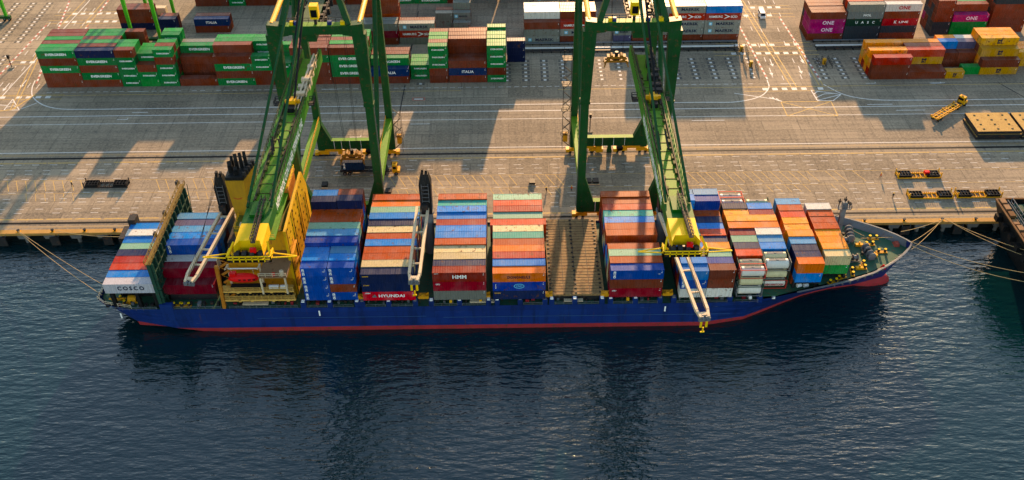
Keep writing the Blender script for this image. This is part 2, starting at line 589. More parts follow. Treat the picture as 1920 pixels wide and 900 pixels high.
# red and white kerb strips
def kerb(a, b):
    a = Vector((a[0], a[1], 0)); b = Vector((b[0], b[1], 0)); L_ = (b - a).length
    n_ = int(L_ / 1.5)
    for i in range(n_): line(W if i % 2 else RK, a.lerp(b, i / n_), a.lerp(b, (i + 1) / n_), .55, .02)


for a, b in (((-164.8, 172), (-154.3, 111)), ((-150.2, 172), (-150.4, 160)), ((-166.3, 152.6), (-169.4, 108)), ((82.3, 150), (84.4, 108)), ((98.2, 152), (101.4, 107)), ((-151.0, 152), (-152.6, 127))): kerb(a, b)
# chequered corner pads of the empty container slots
def pads(x, y0, y1):
    y = y0
    while y < y1:
        for dx, dy in ((-.95, .42), (.95, .42), (-.95, -.42), (.95, -.42)):
            PD.box(x + dx - .38, y + dy - .26, .0, x + dx + .38, y + dy + .26, .03)
        line(W, (x - .42, y), (x + .42, y), .8)
        y += 2.52


for x in (-.3 + 6.2 * k for k in range(0, 14)): pads(x, 109.3, 123.5)
for x in (109.9, 116.4, 103.6): pads(x, 108.4, 122.6)
for x in (-28.4,): pads(x, 107.8, 109)
for x in [-190 + 6.1 * k for k in range(4)]: pads(x, 112, 130)
for x in [-196 + 6.1 * k for k in range(5)]: pads(x, 140, 172)
for x in [-97 + 6.1 * k for k in range(9)]: pads(x, 128, 140)
tag(W.build('white_road_markings', M_WLINE, recalc=False), kind='structure')
tag(Yl.build('yellow_road_markings', M_YLINE, recalc=False), kind='structure')
tag(RK.build('red_kerb_markings', M_RLINE, recalc=False), kind='structure')
tag(PD.build('container_slot_pads', M_PAD), kind='structure')
tag(BN.build('worn_yellow_lanes', M_BAND, recalc=False), kind='structure')
# drain channel running away from the ship
mb = MB(); line(mb, (-33.4, 107), (-34.2, 74), .35, .01); line(mb, (158, 104), (166, 88), .4, .01); line(mb, (-33.2, 130), (-32.6, 160), .35, .01)
tag(mb.build('drain_channel', M_DARK, recalc=False), kind='structure')
# ------------------------------------------------------------------ shipping containers
def side_profile(L, depth=.05, pitch=.56):
    """x, offset pairs of a corrugated panel between the corner posts"""
    out = []; x = -L / 2 + .18; e = L / 2 - .18
    n = int((e - x) / pitch); st = (e - x) / n
    for i in range(n):
        a = x + i * st
        out += [(a, 0), (a + st * .3, 0), (a + st * .5, depth), (a + st * .8, depth)]
    out.append((e, 0))
    return out


def container_mesh(L, name):
    """origin at the middle of the base; 1 unit of z scale = full height 2.6 m"""
    H, Wd = 2.6, 2.44
    mb = MB()
    pr = side_profile(L)
    for s in (-1, 1):
        y = s * (Wd / 2 - .02)
        for (xa, oa), (xb, ob) in zip(pr, pr[1:]):
            mb.face([(xa, y - s * oa, .14), (xb, y - s * ob, .14), (xb, y - s * ob, H - .1), (xa, y - s * oa, H - .1)])
    for (xa, oa), (xb, ob) in zip(pr, pr[1:]):
        mb.face([(xa, -Wd / 2 + .06, H - .03 - oa * .2), (xb, -Wd / 2 + .06, H - .03 - ob * .2), (xb, Wd / 2 - .06, H - .03 - ob * .2), (xa, Wd / 2 - .06, H - .03 - oa * .2)])
    h = Wd / 2
    for sx in (-1, 1):
        x0, x1 = sorted((sx * L / 2, sx * (L / 2 - .19)))
        for sy in (-1, 1):
            y0, y1 = sorted((sy * h, sy * (h - .16)))
            mb.box(x0, y0, 0, x1, y1, H)
        mb.box(x0, -h + .16, 0, x1, h - .16, .16); mb.box(x0, -h + .16, H - .12, x1, h - .16, H - .005)
        # end panel: doors with lock rods on one end, plain on the other
        xe = sx * (L / 2 - .07)
        mb.face([(xe, -h + .16, .16), (xe, h - .16, .16), (xe, h - .16, H - .12), (xe, -h + .16, H - .12)])
        for yy in ((-.78, -.3, .3, .78) if sx > 0 else (-.8, -.4, 0, .4, .8)):
            mb.box(*sorted((xe, xe + sx * .05))[:1], yy - .035, .16, sorted((xe, xe + sx * .05))[1], yy + .035, H - .12)
    for sy in (-1, 1):
        y0, y1 = sorted((sy * h, sy * (h - .07)))
        mb.box(-L / 2 + .19, y0, .0, L / 2 - .19, y1, .15)
        mb.box(-L / 2 + .19, y0, H - .11, L / 2 - .19, y1, H - .01)
    mb.box(-L / 2 + .19, -h + .07, .05, L / 2 - .19, h - .07, .14)
    o = mb.build(name, M_CONT)
    me = o.data
    bpy.data.objects.remove(o)
    return me


ME40 = container_mesh(12.19, 'long_container')
ME20 = container_mesh(6.06, 'short_container')
ME45 = container_mesh(13.6, 'extra_long_container')

# code: (colour, colour word, lettering)
CODE = {
    'o': ('DE6A04', 'orange', None), 'r': ('A2420C', 'rust orange', None), 'R': ('96200E', 'red', None), 's': ('B83A18', 'salmon red', None),
    'b': ('0074C4', 'blue', None), 'B': ('06348A', 'dark blue', None), 'n': ('1A2348', 'navy', None), 't': ('2E9A8A', 'teal', None),
    'a': ('7CA88E', 'sage green', None), 'c': ('C4B284', 'cream', None), 'p': ('5C5674', 'purple grey', None), 'w': ('CFCBC2', 'white', None),
    'k': ('743622', 'brown', None), 'g': ('168636', 'green', None), 'y': ('E48800', 'yellow', None), 'G': ('77786F', 'grey', None),
    'm': ('A01660', 'magenta', None), 'M': ('740E22', 'maroon', None), 'l': ('4A88B4', 'light blue', None), 'd': ('343A40', 'dark grey', None),
    'E': ('127638', 'green', 'EV'), 'I': ('14305E', 'navy', 'IT'), 'S': ('84857C', 'grey', 'MK'), 'H': ('A8301C', 'red', 'HS'),
    'O': ('A01660', 'magenta', 'ON'), 'U': ('1C3A2C', 'dark green', 'UA'), 'Q': ('A01A22', 'dark red', 'KL'), 'Z': ('6C706E', 'grey', 'MO'),
    'Y': ('C00E22', 'bright red', 'HY'), 'F': ('8C2818', 'brick red', 'HM'), 'C': ('BEBCC4', 'lilac grey', 'CO'), 'V': ('0446A0', 'dark blue', 'CM'),
    'X': ('C08A10', 'yellow', 'MS'), 'D': ('DE6A04', 'orange', 'DO'), 'N': ('18264E', 'navy', 'SM'), 'e': ('0A328C', 'dark blue', 'EL'), 'W': ('C9C5BE', 'pale grey', 'OW'),
    'P': ('8E0E22', 'crimson', 'SW'),
}
CL = []            # every container as a record
ORD = ['first', 'second', 'third', 'fourth', 'fifth', 'sixth', 'seventh', 'eighth', 'ninth', 'tenth', 'eleventh', 'twelfth', 'thirteenth']
rs = random.Random(11)


def stack(sid, x0, y0, L, z0, th, rows, place, fill='kgkE', pitch=2.52, ship=False, rowbase=0):
    """rows near to far; 'kkE' = explicit bottom to top, '5gk' = five high, top g, next k, rest filled"""
    for r, spec in enumerate(rows):
        if spec in ('0', ''): continue
        if spec[0].isdigit():
            nh = int(spec[0]); tops = spec[1:]
            cs = [rs.choice(fill) for _ in range(nh)]
            for i, c in enumerate(tops): cs[nh - 1 - i] = c
        else: cs = list(spec)
        jit = rs.choice((0, 0, .06, .12, .2, .28)) if ship else rs.choice((0, 0, .05, .1))
        t2 = th + (jit - .08) / max(1, len(cs))
        for t, c in enumerate(cs):
            CL.append(dict(key='%s.%d.%d' % (sid, r + rowbase, t), x=x0 + L / 2 + rs.uniform(-.04, .04), y=y0 + r * pitch + 1.22, z=z0 + t * t2, L=L, th=t2 - .012, c=c,
                           r=r + rowbase, down=len(cs) - 1 - t, place=place, ship=ship))


L4, L2, L5 = 12.19, 6.06, 13.6
# ---- on the ship, stern to bow
SH = dict(ship=True)
F = 'rbMkBcna'
stack('stern', -93.9, 0, L4, 8.4, 2.76, ['C', 'b', 's', 'R', 'n', 'a', 'b', 'w', 'b'], 'sternmost bay', F, **SH)
stack('aft', -81.3, 2.0, L4, 6.0, 2.9, ['M', '2MM', '2w', '3VB', '3b', '3l', '3p', '3l'], 'bay behind the funnel', F, **SH)
stack('housel', -47.9, 0, L2, 5.4, 2.52, ['VVVV', '4b', '4b'], 'left half, bay by yellow bridge', F, **SH)
stack('houser', -41.7, 0, L2, 5.4, 2.52, ['VkVV', '4b', '4l'], 'right half, bay by yellow bridge', F, **SH)
stack('house', -47.8, 7.56, L4, 5.4, 2.82, ['4BV', '4l', '4a', '4r', '4r'], 'bay by yellow bridge', F, rowbase=3, **SH)
stack('housel', -47.9, 20.16, L2, 5.4, 2.72, ['5nV', '5b'], 'left half, bay by yellow bridge', F, rowbase=8, **SH)
stack('houser', -41.7, 20.16, L2, 5.4, 2.72, ['5nV', '5k'], 'right half, bay by yellow bridge', F, rowbase=8, **SH)
stack('craneleft', -34.4, -.3, L4, 5.4, 2.74, ['YNN', '3c', '3r', '3r', '3b', '3r', '3c', '3n', '3b', '3a', '3o', '3r'], 'bay left of middle deck crane', F, **SH)
stack('craneright', -17.9, -.4, L4, 5.4, 2.74, ['GPF', '3n', '3c', '3c', '3r', '3b', '3b', '3R', '3b', '3b', '3t', '3r'], 'bay right of middle deck crane', F, **SH)
stack('hatchleft', -4.1, -.5, L4, 5.4, 2.74, ['NeD', '3b', '3R', '3o', '3r', '3t', '3c'], 'bay left of empty hatch', F, **SH)
stack('hatchleft', -4.8, -.5 + 7 * 2.52, L5, 5.4, 2.74, ['3s'], 'bay left of empty hatch', F, rowbase=7, **SH)
stack('hatchleft', -4.1, -.5 + 8 * 2.52, L4, 5.4, 2.74, ['3a', '3R', '3s', '3a'], 'bay left of empty hatch', F, rowbase=8, **SH)
stack('hatchright', 23.0, -.2, L4, 5.4, 2.74, ['PkV', '3r', '3a', '3r', '2b', '3r', '3r', '3b', '3t', '3s', '3r', '3rr'], 'bay right of empty hatch', F, **SH)
stack('booml', 39.3, -.6, L2, 5.4, 2.74, ['wVb', '3b', '3o', '3b', '3r', '3a', '3b', '3n', '3r', '4b', '4l'], 'left half, bay under right boom', F, **SH)
stack('boomr', 45.5, -.6, L2, 5.4, 2.74, ['wkk', '3BB', '3a', '3y', '3n', '3s', '3b', '3n', '3r', '4BV', '4l'], 'right half, bay under right boom', F, **SH)
TANKS = []
stack('tankl', 52.6, 4.5, L2, 5.4, 2.74, ['3s', '3n', '3a', '3M'], 'left half of the tank bay', F, rowbase=2, **SH)
stack('tank', 52.6, 14.6, L4, 5.4, 2.82, ['3ok', '3y'], 'tank bay', F, rowbase=6, **SH)
stack('tankl', 52.6, 19.7, L2, 5.4, 2.74, ['3y', '3n'], 'left half of the tank bay', F, rowbase=8, **SH)
stack('tankr', 58.8, 7.0, L2, 5.4, 2.74, ['3b', '3l', '3w', '3l'][:3], 'right half of the tank bay', F, rowbase=3, **SH)
stack('tankr', 58.8, 19.7, L2, 5.4, 2.74, ['3M', '3b'], 'right half of the tank bay', F, rowbase=8, **SH)
for k, (hx, rows_) in enumerate(((52.6, ((-.5, 3), (2.02, 3), (22.2 + 2.52, 3), (22.2 + 5.04, 3))), (58.8, ((2.02, 3), (4.5, 3), (22.2 + 2.52, 3))))):
    for ry, nt_ in rows_: TANKS.append((k, hx, ry, nt_))
stack('bowl', 66.2, 1.05, L2, 8.15, 2.74, ['b'], 'left half of the bow bay', F, **SH)
stack('bowl', 66.2, 1.12, L2, 10.9, 2.74, ['o'], 'left half of the bow bay', F, rowbase=1, **SH)
stack('bowl', 66.2, 3.64, L2, 5.4, 2.74, ['3n', '3n', '3l', '3y', '3y', '3y', '3s', '3r', '3l'], 'left half of the bow bay', F, rowbase=2, **SH)
stack('bowr', 73.1, 3.9, L2, 8.15, 2.74, ['gc', '2y', '2y', '2y', '2r', '2r', '2r', '2w'], 'right half of the bow bay', F, **SH)

# ---- front yard block, left to right
FY = 2.64
yard = [
    ('lone', -149.5, L4, ['kkEkE', '5g', '5k', '5g', '5k', '5k'], 'by left road'),
    ('ltwo', -137.2, L4, ['kEkEn', '5k', '5g', '5k', '5g', '5g'], 'second from left road'),
    ('lthree', -124.9, L2, ['EEEEk', '5g', '5g', '2k', '2k', '5k'], 'third from left road'),
    ('lfour', -118.8, L2, ['gEk', '4E', '4g', '4g', '0', '0'], 'fourth from left road'),
    ('lfive', -112.6, L2, ['EEEkE', '5k', '5g', '3g', '5E', '5g'], 'fifth from left road'),
    ('lsix', -106.3, L4, ['k', '0', '3kk', '4E', '4G', '0'], 'sixth from left road'),
    ('lseven', -94.0, L4, ['EkEk', '5k', '5g', '5g', '0', '0'], 'seventh from left road'),
    ('leight', -81.8, L2, ['kkEE', '3g', '5EE', '5g', '0', '0'], 'left of left crane'),
    ('behind', -75.6, L2, ['kgE', '3g', '3g', '4g', '0', '0'], 'behind left boom'),
    ('rboom', -69.2, L4, ['kkkEk', '5k', '5k', '5k', '0', '0'], 'right of left boom'),
    ('legs', -56.8, L4, ['kEEEk', '5g', '5k', '5g', '5g', '0'], 'between left crane legs'),
    ('rlegs', -44.2, L4, ['kI', '3E', '3k', '3k', '0', '0'], 'right of left crane'),
    ('low', -31.6, L2, ['0', 'EE', '2g', '2g', '0', '0'], 'low green pile'),
    ('tall', -25.3, L2, ['kkEEE', '5k', '5g', '5g', '5k', '0'], 'third from right end'),
    ('wide', -19.0, L4, ['kIk', '3k', '5kk', '5k', '5k', '0'], 'second from right end'),
    ('end', -6.6, L2, ['EkEEE', '5g', '5g', '5g', '2g', '5E'], 'at right end'),
]
for sid, x, L, rows, pl in yard: stack(sid, x, 108.3, L, .0, FY, rows, 'front yard, ' + pl)
stack('lonely', -.2, 121.4, L2, 0, FY, ['nnn'], 'lone pile beside front yard')
# ---- rear yard blocks
rear = [
    ('ra', -49.8, 134.6, L4, ['kMG', '3G', '0', '5kk', '5w'], 'behind left crane leg'),
    ('rb', -37.1, 134.6, L4, ['GHS', '3k', '0', '0'], 'second from left'),
    ('rc', -25.4, 147.6, L2, ['GG', '2k'], 'small pair at the back'),
    ('rd', -19.1, 145.2, L2, ['G', 'GS', '3G', '4wG'], 'fourth from left'),
    ('rw', -13.2, 134.4, L4, ['kR'], 'low red pile'),
    ('re', 5.8, 134.4, L4, ['SGk', '4wd', '4w', '4w'], 'left of right crane'),
    ('rf', 18.2, 134.4, L4, ['kSH', '4kd', '4k', '4k'], 'behind right crane leg'),
    ('rg', 36.6, 134.4, L2, ['pS', '2G'], 'low pile behind crane'),
    ('rh', 42.9, 134.4, L4, ['kGGSS', '5G'], 'behind the right boom'),
    ('ri', 55.2, 134.4, L4, ['kSSHS', '5k', '5w', '5k'], 'second from right road'),
    ('rj', 67.6, 134.4, L4, ['kSSHb', '5w', '5k', '5w'], 'by the right road'),
    ('rk', -110.4, 145.2, L4, ['kI', '2k'], 'lone navy pile'),
    ('rl', -137.6, 148.0, L4, ['nkk', '3k'], 'below the yard crane'),
    ('rm', -122.8, 145.4, L2, ['nn', '2k'], 'small pile by yard crane'),
]
for sid, x, y, L, rows, pl in rear: stack(sid, x, y, L, .0, FY, rows, 'rear yard, ' + pl, 'kGkr')
x = -115.6
for i, (L, c) in enumerate(((L4, 'k'), (L2, 'E'), (L4, 'k'), (L4, 'E'), (L4, 'k'), (L4, 'k'), (L2, 'E'), (L2, 'E'), (L4, 'E'), (L2, 'k'), (L4, 'G'), (L4, 'G'), (L4, 'S'), (L4, 'd'), (L4, 'S'))):
    stack('far%d' % i, x, 166.2, L, .0, FY, [c + 'kkg', '4k'], 'farthest yard row, %s stack from left' % (ORD + ['fourteenth', 'last'])[i], 'kgk')
    x += L + .25 + (.9 if i in (10, 12) else 0)
# ---- right yard, beyond the right road
right = [
    ('da', 103.4, 134.0, L4, ['kOOk', '4km', '4km', '4k'], 'by right road'),
    ('db', 115.9, 134.0, L4, ['ddUZG', '5s', '5k'], 'second from right road'),
    ('dc', 128.3, 134.0, L4, ['kdQkW', '5k', '5k'], 'third from right road'),
    ('dd', 146.9, 136.2, L2, ['ddkkk', '5k', '5k', '5m'], 'brown tower behind'),
    ('de', 153.4, 136.2, L4, ['ggO', '4k', '4g', '4k'], 'with pale lettering'),
    ('df', 167.7, 138.4, L4, ['kkkkd', '5s', '5k', '5m'], 'farthest right'),
]
for sid, x, y, L, rows, pl in right: stack(sid, x, y, L, .0, FY, rows, 'right rear yard, ' + pl, 'kmkd')
yel = [
    ('ea', 117.3, 107.0, L4, ['kkR', '2yR', '3y', '2yR', '3y'], 'leftmost stack'),
    ('eb', 129.6, 107.0, L4, ['k', '1k', '3sX', '3k', '3y', '2y'], 'second stack'),
    ('ec', 141.6, 107.0, L2, ['X', '0', '0', '2kk', '3b', '3y'], 'middle stack'),
    ('ed', 147.8, 107.0, L2, ['0', 'g', '0', '2kk', '3p', '3w'], 'small green stack'),
    ('ee', 153.6, 109.3, L4, ['Xk', '3X', '4X', '4y', '4y'], 'tall yellow stack'),
    ('ef', 166.2, 114.4, L4, ['XX', '2y', '2y'], 'stack at the right edge'),
]
for sid, x, y, L, rows, pl in yel: stack(sid, x, y, L, .0, FY, rows, 'right front yard, ' + pl, 'ykX')


def add_text(o, rec):
    t = CODE[rec['c']][2]
    if not t: return
    L, th = rec['L'], rec['th']
    s = L / 12.19
    y = -1.235; zc = th * .5
    org = ORG[o.name]
    def put(txt, m, cx, w_, h_, spacing=1., zz=None, vert=False, bold=.02):
        if vert: lettering(txt, m, o, org + Vector((cx, y, zz or zc)), w_, h_, (0, 0, 1), (-1, 0, 0), spacing, bold)
        else: lettering(txt, m, o, org + Vector((cx, y, zz or zc)), w_, h_, (1, 0, 0), (0, 0, 1), spacing, bold)
    def shape(pts, m, name='emblem', d=.02):
        mb = MB(); mb.ext([org + Vector((p[0], y + .005, p[1])) for p in pts], (0, -d, 0)); mb.build(name, m, o)
    if t == 'EV': put('EVERGREEN', M_LWHITE, 0 if s > .8 else .1, 6.6 * (1 if s > .8 else .6), .85 if s > .8 else .5, 1.0, None, False, .035)
    elif t == 'IT': put('ITALIA', M_LWHITE, 0, 3.8, .95, 1.1, None, False, .035)
    elif t == 'MK':
        put('MAERSK', M_LDARK, .9 if s > .8 else .5, 6.2 * s, 1.05 * (1 if s > .8 else .6), 1.05, None, False, .03)
        a = .55
        shape([(-4.1 * s - a, zc - a), (-4.1 * s + a, zc - a), (-4.1 * s + a, zc + a), (-4.1 * s - a, zc + a)], M_LBLUE)
        shape([(-4.1 * s + math.cos(k * math.pi / 7 + .22) * (.5 if k % 2 else .2), zc + math.sin(k * math.pi / 7 + .22) * (.5 if k % 2 else .2)) for k in range(14)], M_LWHITE, 'star', .04)
    elif t == 'HS':
        put('HAMBURG', M_LWHITE, -2.6, 4.6, .85); put('S\u00dcD', M_LWHITE, 3.6, 2.3, 1.0)
        shape([(.1, zc + .75), (.5, zc + .75), (2.3, zc), (.5, zc - .75), (.1, zc - .75), (1.5, zc)], M_LWHITE)
    elif t in ('ON', 'OW'): put('ONE', M_LPINK if t == 'ON' else M_LRED, .3, 3.9, 1.35, 1.05, None, False, .03)
    elif t == 'UA': put('U A S C', M_LWHITE, .4, 6.6, .9, 1.6)
    elif t == 'KL': put('K', M_LWHITE, -1.6, .9, 1.1); put('LINE', M_LWHITE, 1.2, 3.2, .75)
    elif t == 'MO': put('MOL', M_LWHITE, .6, 2.6, .8)
    elif t == 'HY':
        put('HYUNDAI', M_LWHITE, .6, 6.0, .85, 1.05, None, False, .03)
        shape([(-4.1, zc - .4), (-2.8, zc - .4), (-3.3, zc + .45)], M_GREYS)
        put('HMM', M_LWHITE, -4.9, 1.2, .4, 1, th * .8)
    elif t == 'HM': put('HMM', M_LWHITE, .1, 3.3, 1.15, 1, None, False, .06); put('40HC', M_LWHITE, -5.2, .9, .22, 1, th * .84)
    elif t == 'CO': put('COSCO', M_LDARK, .1, 6.2, 1.15, 1.45, None, False, .03)
    elif t == 'CM': put('CMA CGM', M_LWHITE, -2.45 if s < .8 else -5.2, 2.0, .62, 1, None, True, .05); put('CGM', M_LWHITE, 2.2 if s < .8 else 5.0, .5, .25, 1, th * .55)
    elif t == 'MS': put('M', M_LDARK, 0, 1.5 * (1 if s > .8 else .7), .75, 1, zc + .42, False, .06); put('SC', M_LDARK, 0, 1.5 * (1 if s > .8 else .7), .75, 1, zc - .42, False, .06)
    elif t == 'DO': put('DONGHEULS', M_LDARK, -.1, 5.2, .8, 1.1, None, False, .03)
    elif t == 'SM': put('DOOSAN', M_LYEL, -5.0, 1.4, .34, 1, th * .72)
    elif t == 'SW': put('GESU', M_LWHITE, -5.0, 1.0, .42, 1, th * .7)
    elif t == 'EL':
        ring = [(math.cos(k * math.pi / 12) * 1.15, zc + math.sin(k * math.pi / 12) * .62) for k in range(24)]
        mb = MB()
        for k in range(24):
            a_, b_ = ring[k], ring[(k + 1) % 24]
            mb.bar(org + Vector((a_[0], y, a_[1])), org + Vector((b_[0], y, b_[1])), .03, .16)
        mb.build('emblem', M_LBLUE, o)
        put('CNC', M_LBLUE, 0, 1.5, .5)
        put('IIIII', M_LWHITE, -5.4, 1.3, .2, 1, None, True)


SHOWN = set()      # the containers that show in the photograph, each an object of its own; the rest are packed into one mass
for w_ in '''
craneright:0.0,0.1,0.2,1.2,10.2,11.2,2.2,3.2,4.2,5.2,6.2,7.2,8.2,9.2
hatchright:0.0,0.1,0.2,1.1,1.2,10.2,11.0,11.2,2.0,2.2,3.0,3.1,3.2,4.0,4.1,5.0,5.2,6.1,6.2,7.0,7.2,8.1,8.2,9.2
hatchleft:0.0,0.1,0.2,1.2,10.2,11.2,2.2,3.2,4.2,5.2,6.2,7.0,7.1,7.2,8.2,9.2 craneleft:0.0,0.1,0.2,1.2,10.2,11.2,2.2,3.2,4.2,5.2,6.2,7.2,8.2,9.2
stern:0.0,1.0,2.0,3.0,4.0,5.0,6.0,7.0,8.0 aft:0.0,1.0,1.1,2.0,2.1,3.0,3.1,3.2,4.0,4.1,4.2,5.1,5.2,6.1,6.2,7.2
house:3.1,3.2,3.3,4.1,4.2,4.3,5.1,5.2,5.3,6.1,6.2,6.3,7.1,7.2,7.3 ea:0.0,0.1,0.2,1.0,1.1,2.0,2.1,2.2,3.0,3.1,4.0,4.1,4.2
lseven:0.0,0.1,0.2,0.3,1.3,1.4,2.4,3.4 ee:0.0,0.1,1.1,1.2,2.2,2.3,3.3,4.3 lone:0.0,0.1,0.2,0.3,0.4,1.4,2.4,3.4,4.4,5.4
ltwo:0.0,0.1,0.2,0.3,0.4,1.4,2.4,3.4,4.4,5.4 wide:0.0,0.1,0.2,1.2,2.3,2.4,3.4,4.4 lsix:0.0,2.0,2.1,2.2,3.3,4.3 eb:0.0,1.0,2.1,2.2,3.2,4.2
db:0.0,0.1,0.2,0.3,0.4,1.4 da:0.0,0.1,0.2,0.3,1.0,1.1,1.2,1.3,2.0,2.1,2.2,2.3,3.0,3.1,3.2,3.3 tank:6.2,7.2 dc:0.0,0.1,0.2,0.3,0.4,1.4
rj:0.0,0.1,0.2,0.3,0.4,1.4 de:0.0,0.1,0.2,1.3,2.3 re:0.0,0.1,0.2,1.2,1.3,2.3,3.3 rb:0.0,0.1,0.2,1.2 rk:0.0,0.1,1.0,1.1 ri:0.0,0.1,0.2,0.3,0.4,1.4
rl:0.0,0.1,0.2,1.2 rlegs:0.0,0.1,1.2,2.2,3.2 legs:0.0,0.1,0.2,0.3,0.4,1.4,2.4,3.4,4.4 df:0.0,0.1,0.2,0.3,0.4,1.2,1.3 rf:0.0,0.1,0.2,1.3,2.3,3.3
ra:0.0,0.1,0.2,1.2,3.2,3.3,3.4 rboom:0.0,0.1,0.2,0.3,0.4,1.4,2.4,3.4 far0:0.0 far2:0.0 far8:0.0 rh:0.0,0.1,0.4,1.4 far11:0.0 far10:0.0 far5:0.0
far12:0.0 ef:0.0,0.1,1.1,2.1 far13:0.0 far4:0.0 far14:0.0
bowl:0.0,1.0,10.1,10.2,2.0,2.1,2.2,3.0,3.1,3.2,4.1,4.2,5.1,5.2,6.1,6.2,7.1,7.2,8.1,8.2,9.1,9.2
boomr:0.0,0.1,0.2,1.2,10.3,2.2,3.2,4.2,5.2,6.2,7.2,8.2,9.2,9.3 bowr:0.0,0.1,1.1,2.1,3.1,4.1,5.1,6.1,7.1
houser:0.0,0.1,0.2,0.3,1.0,1.1,1.2,1.3,2.0,2.1,2.2,2.3,8.1,8.2,8.3,8.4,9.1,9.2,9.3,9.4 housel:0.0,0.1,0.2,0.3,1.3,2.3,8.4,9.4
booml:0.0,0.1,0.2,1.0,1.1,1.2,10.3,2.0,2.1,2.2,3.0,3.1,3.2,4.0,4.1,4.2,5.0,5.2,6.0,6.2,7.0,7.2,8.2,9.3
tankl:2.1,2.2,3.1,3.2,4.2,5.1,5.2,8.1,8.2,9.1,9.2 tankr:3.2,4.2,5.2,8.2,9.2
lfive:0.0,0.1,0.2,0.3,0.4,1.0,1.1,1.2,1.3,1.4,2.0,2.1,2.2,2.3,2.4,3.2,4.3,4.4,5.3,5.4 lthree:0.0,0.1,0.2,0.3,0.4,1.3,1.4,2.3,2.4,5.3,5.4
tall:0.0,0.1,0.2,0.3,0.4,1.0,1.2,1.3,1.4,2.3,2.4,3.3,3.4,4.4 end:0.0,0.1,0.2,0.3,0.4,1.0,1.4,2.4,3.4,5.3,5.4 lfour:0.0,0.1,0.2,1.2,1.3,2.3,3.3
leight:0.0,0.1,0.2,0.3,2.3,2.4,3.4 lonely:0.0,0.1,0.2 low:1.0,1.1,2.1,3.1 ec:0.0,3.0,3.1,4.1,4.2,5.2 ed:1.0,3.0,3.1,4.1,4.2,5.2 rm:0.0,0.1,1.0,1.1
rc:0.0,0.1,1.1 dd:0.0,0.1,0.2,0.3,0.4,1.0,1.1,1.2,1.3,1.4,2.0,2.1,2.2,2.3,2.4,3.0,3.1,3.2,3.3 rd:0.0,1.1,2.0,2.1,2.2,3.0 rg:0.0,0.1,1.0,1.1 far1:0.0
behind:0.0,0.1,0.2,1.2,2.2,3.3 far7:0.0 far9:0.0'''.split():
    a_, b_ = w_.split(':')
    SHOWN |= {a_ + '.' + q_ for q_ in b_.split(',')}
STUFF = {r_['key'] for r_ in CL if r_['key'] not in SHOWN}


def where(rec):
    d = rec['down']
    tier = 'top tier' if d == 0 else ('second tier down', 'third tier down', 'fourth tier down', 'fifth tier down')[d - 1]
    row = ('waterside row' if rec['ship'] else 'front row') if rec['r'] == 0 else '%s row back' % ORD[rec['r']]
    return tier + ', ' + row


mass = []
for rec in CL:
    if rec['key'] in STUFF: mass.append(rec); continue
    size = {L4: 'long', L2: 'short', L5: 'overlong'}[rec['L']]
    word = CODE[rec['c']][1]
    o = bpy.data.objects.new({'long': 'long_container', 'short': 'short_container', 'overlong': 'overlong_container'}[size], {L4: ME40, L2: ME20, L5: ME45}[rec['L']])
    col.objects.link(o)
    o.location = (rec['x'], rec['y'], rec['z'])
    o.scale = (1, 1, rec['th'] / 2.6)
    o.color = (*lin(CODE[rec['c']][0]), 1)
    ORG[o.name] = Vector(o.location)
    lab = '%s %s container, %s, %s' % (word, size, where(rec), rec['place'])
    o['key'] = rec['key']
    tag(o, lab, 'container', 'containers stacked on the ship' if rec['ship'] else 'containers stacked in the yard')
    add_text(o, rec)
    if rec['r'] == 0 or rec['ship'] and CODE[rec['c']][2]:
        xr = rec['L'] / 2 - .55
        for k in range(2):
            mk = MB(); mk.box(o.location.x + xr - .1 * k, o.location.y - 1.245, o.location.z + rec['th'] * (.86 - .16 * k) - .12, o.location.x + xr + .16, o.location.y - 1.225, o.location.z + rec['th'] * (.86 - .16 * k))
            mk.build('marking', M_LWHITE if rec['c'] not in 'cwCWT' else M_LDARK, o)
if mass:
    me = bpy.data.meshes.new('packed_containers')
    bm = bmesh.new()
    cl = bm.loops.layers.float_color.new('paint')
    for rec in mass:
        n0 = len(bm.faces)
        bm.from_mesh({L4: ME40, L2: ME20, L5: ME45}[rec['L']])
        bm.verts.ensure_lookup_table(); bm.faces.ensure_lookup_table()
        c4 = (*lin(CODE[rec['c']][0]), 1)
        vs_ = set()
        for f in bm.faces[n0:]:
            for lp in f.loops: lp[cl] = c4; vs_.add(lp.vert)
        for v in vs_: v.co = Vector((v.co.x + rec['x'], v.co.y + rec['y'], v.co.z * rec['th'] / 2.6 + rec['z']))
    bm.to_mesh(me); bm.free()
    mm = M_CONT.copy(); mm.name = 'packed_container_paint'
    nt_ = mm.node_tree
    at = nt_.nodes.new('ShaderNodeVertexColor'); at.layer_name = 'paint'
    hs_ = [n_ for n_ in nt_.nodes if n_.type == 'HUE_SAT'][0]
    nt_.links.new(at.outputs[0], hs_.inputs['Color'])
    me.materials.clear(); me.materials.append(mm)
    for p_ in me.polygons: p_.material_index = 0
    o = bpy.data.objects.new('packed_containers', me)
    col.objects.link(o)
    tag(o, 'remaining containers packed behind and under the visible ones in the stacks', 'containers', kind='stuff')

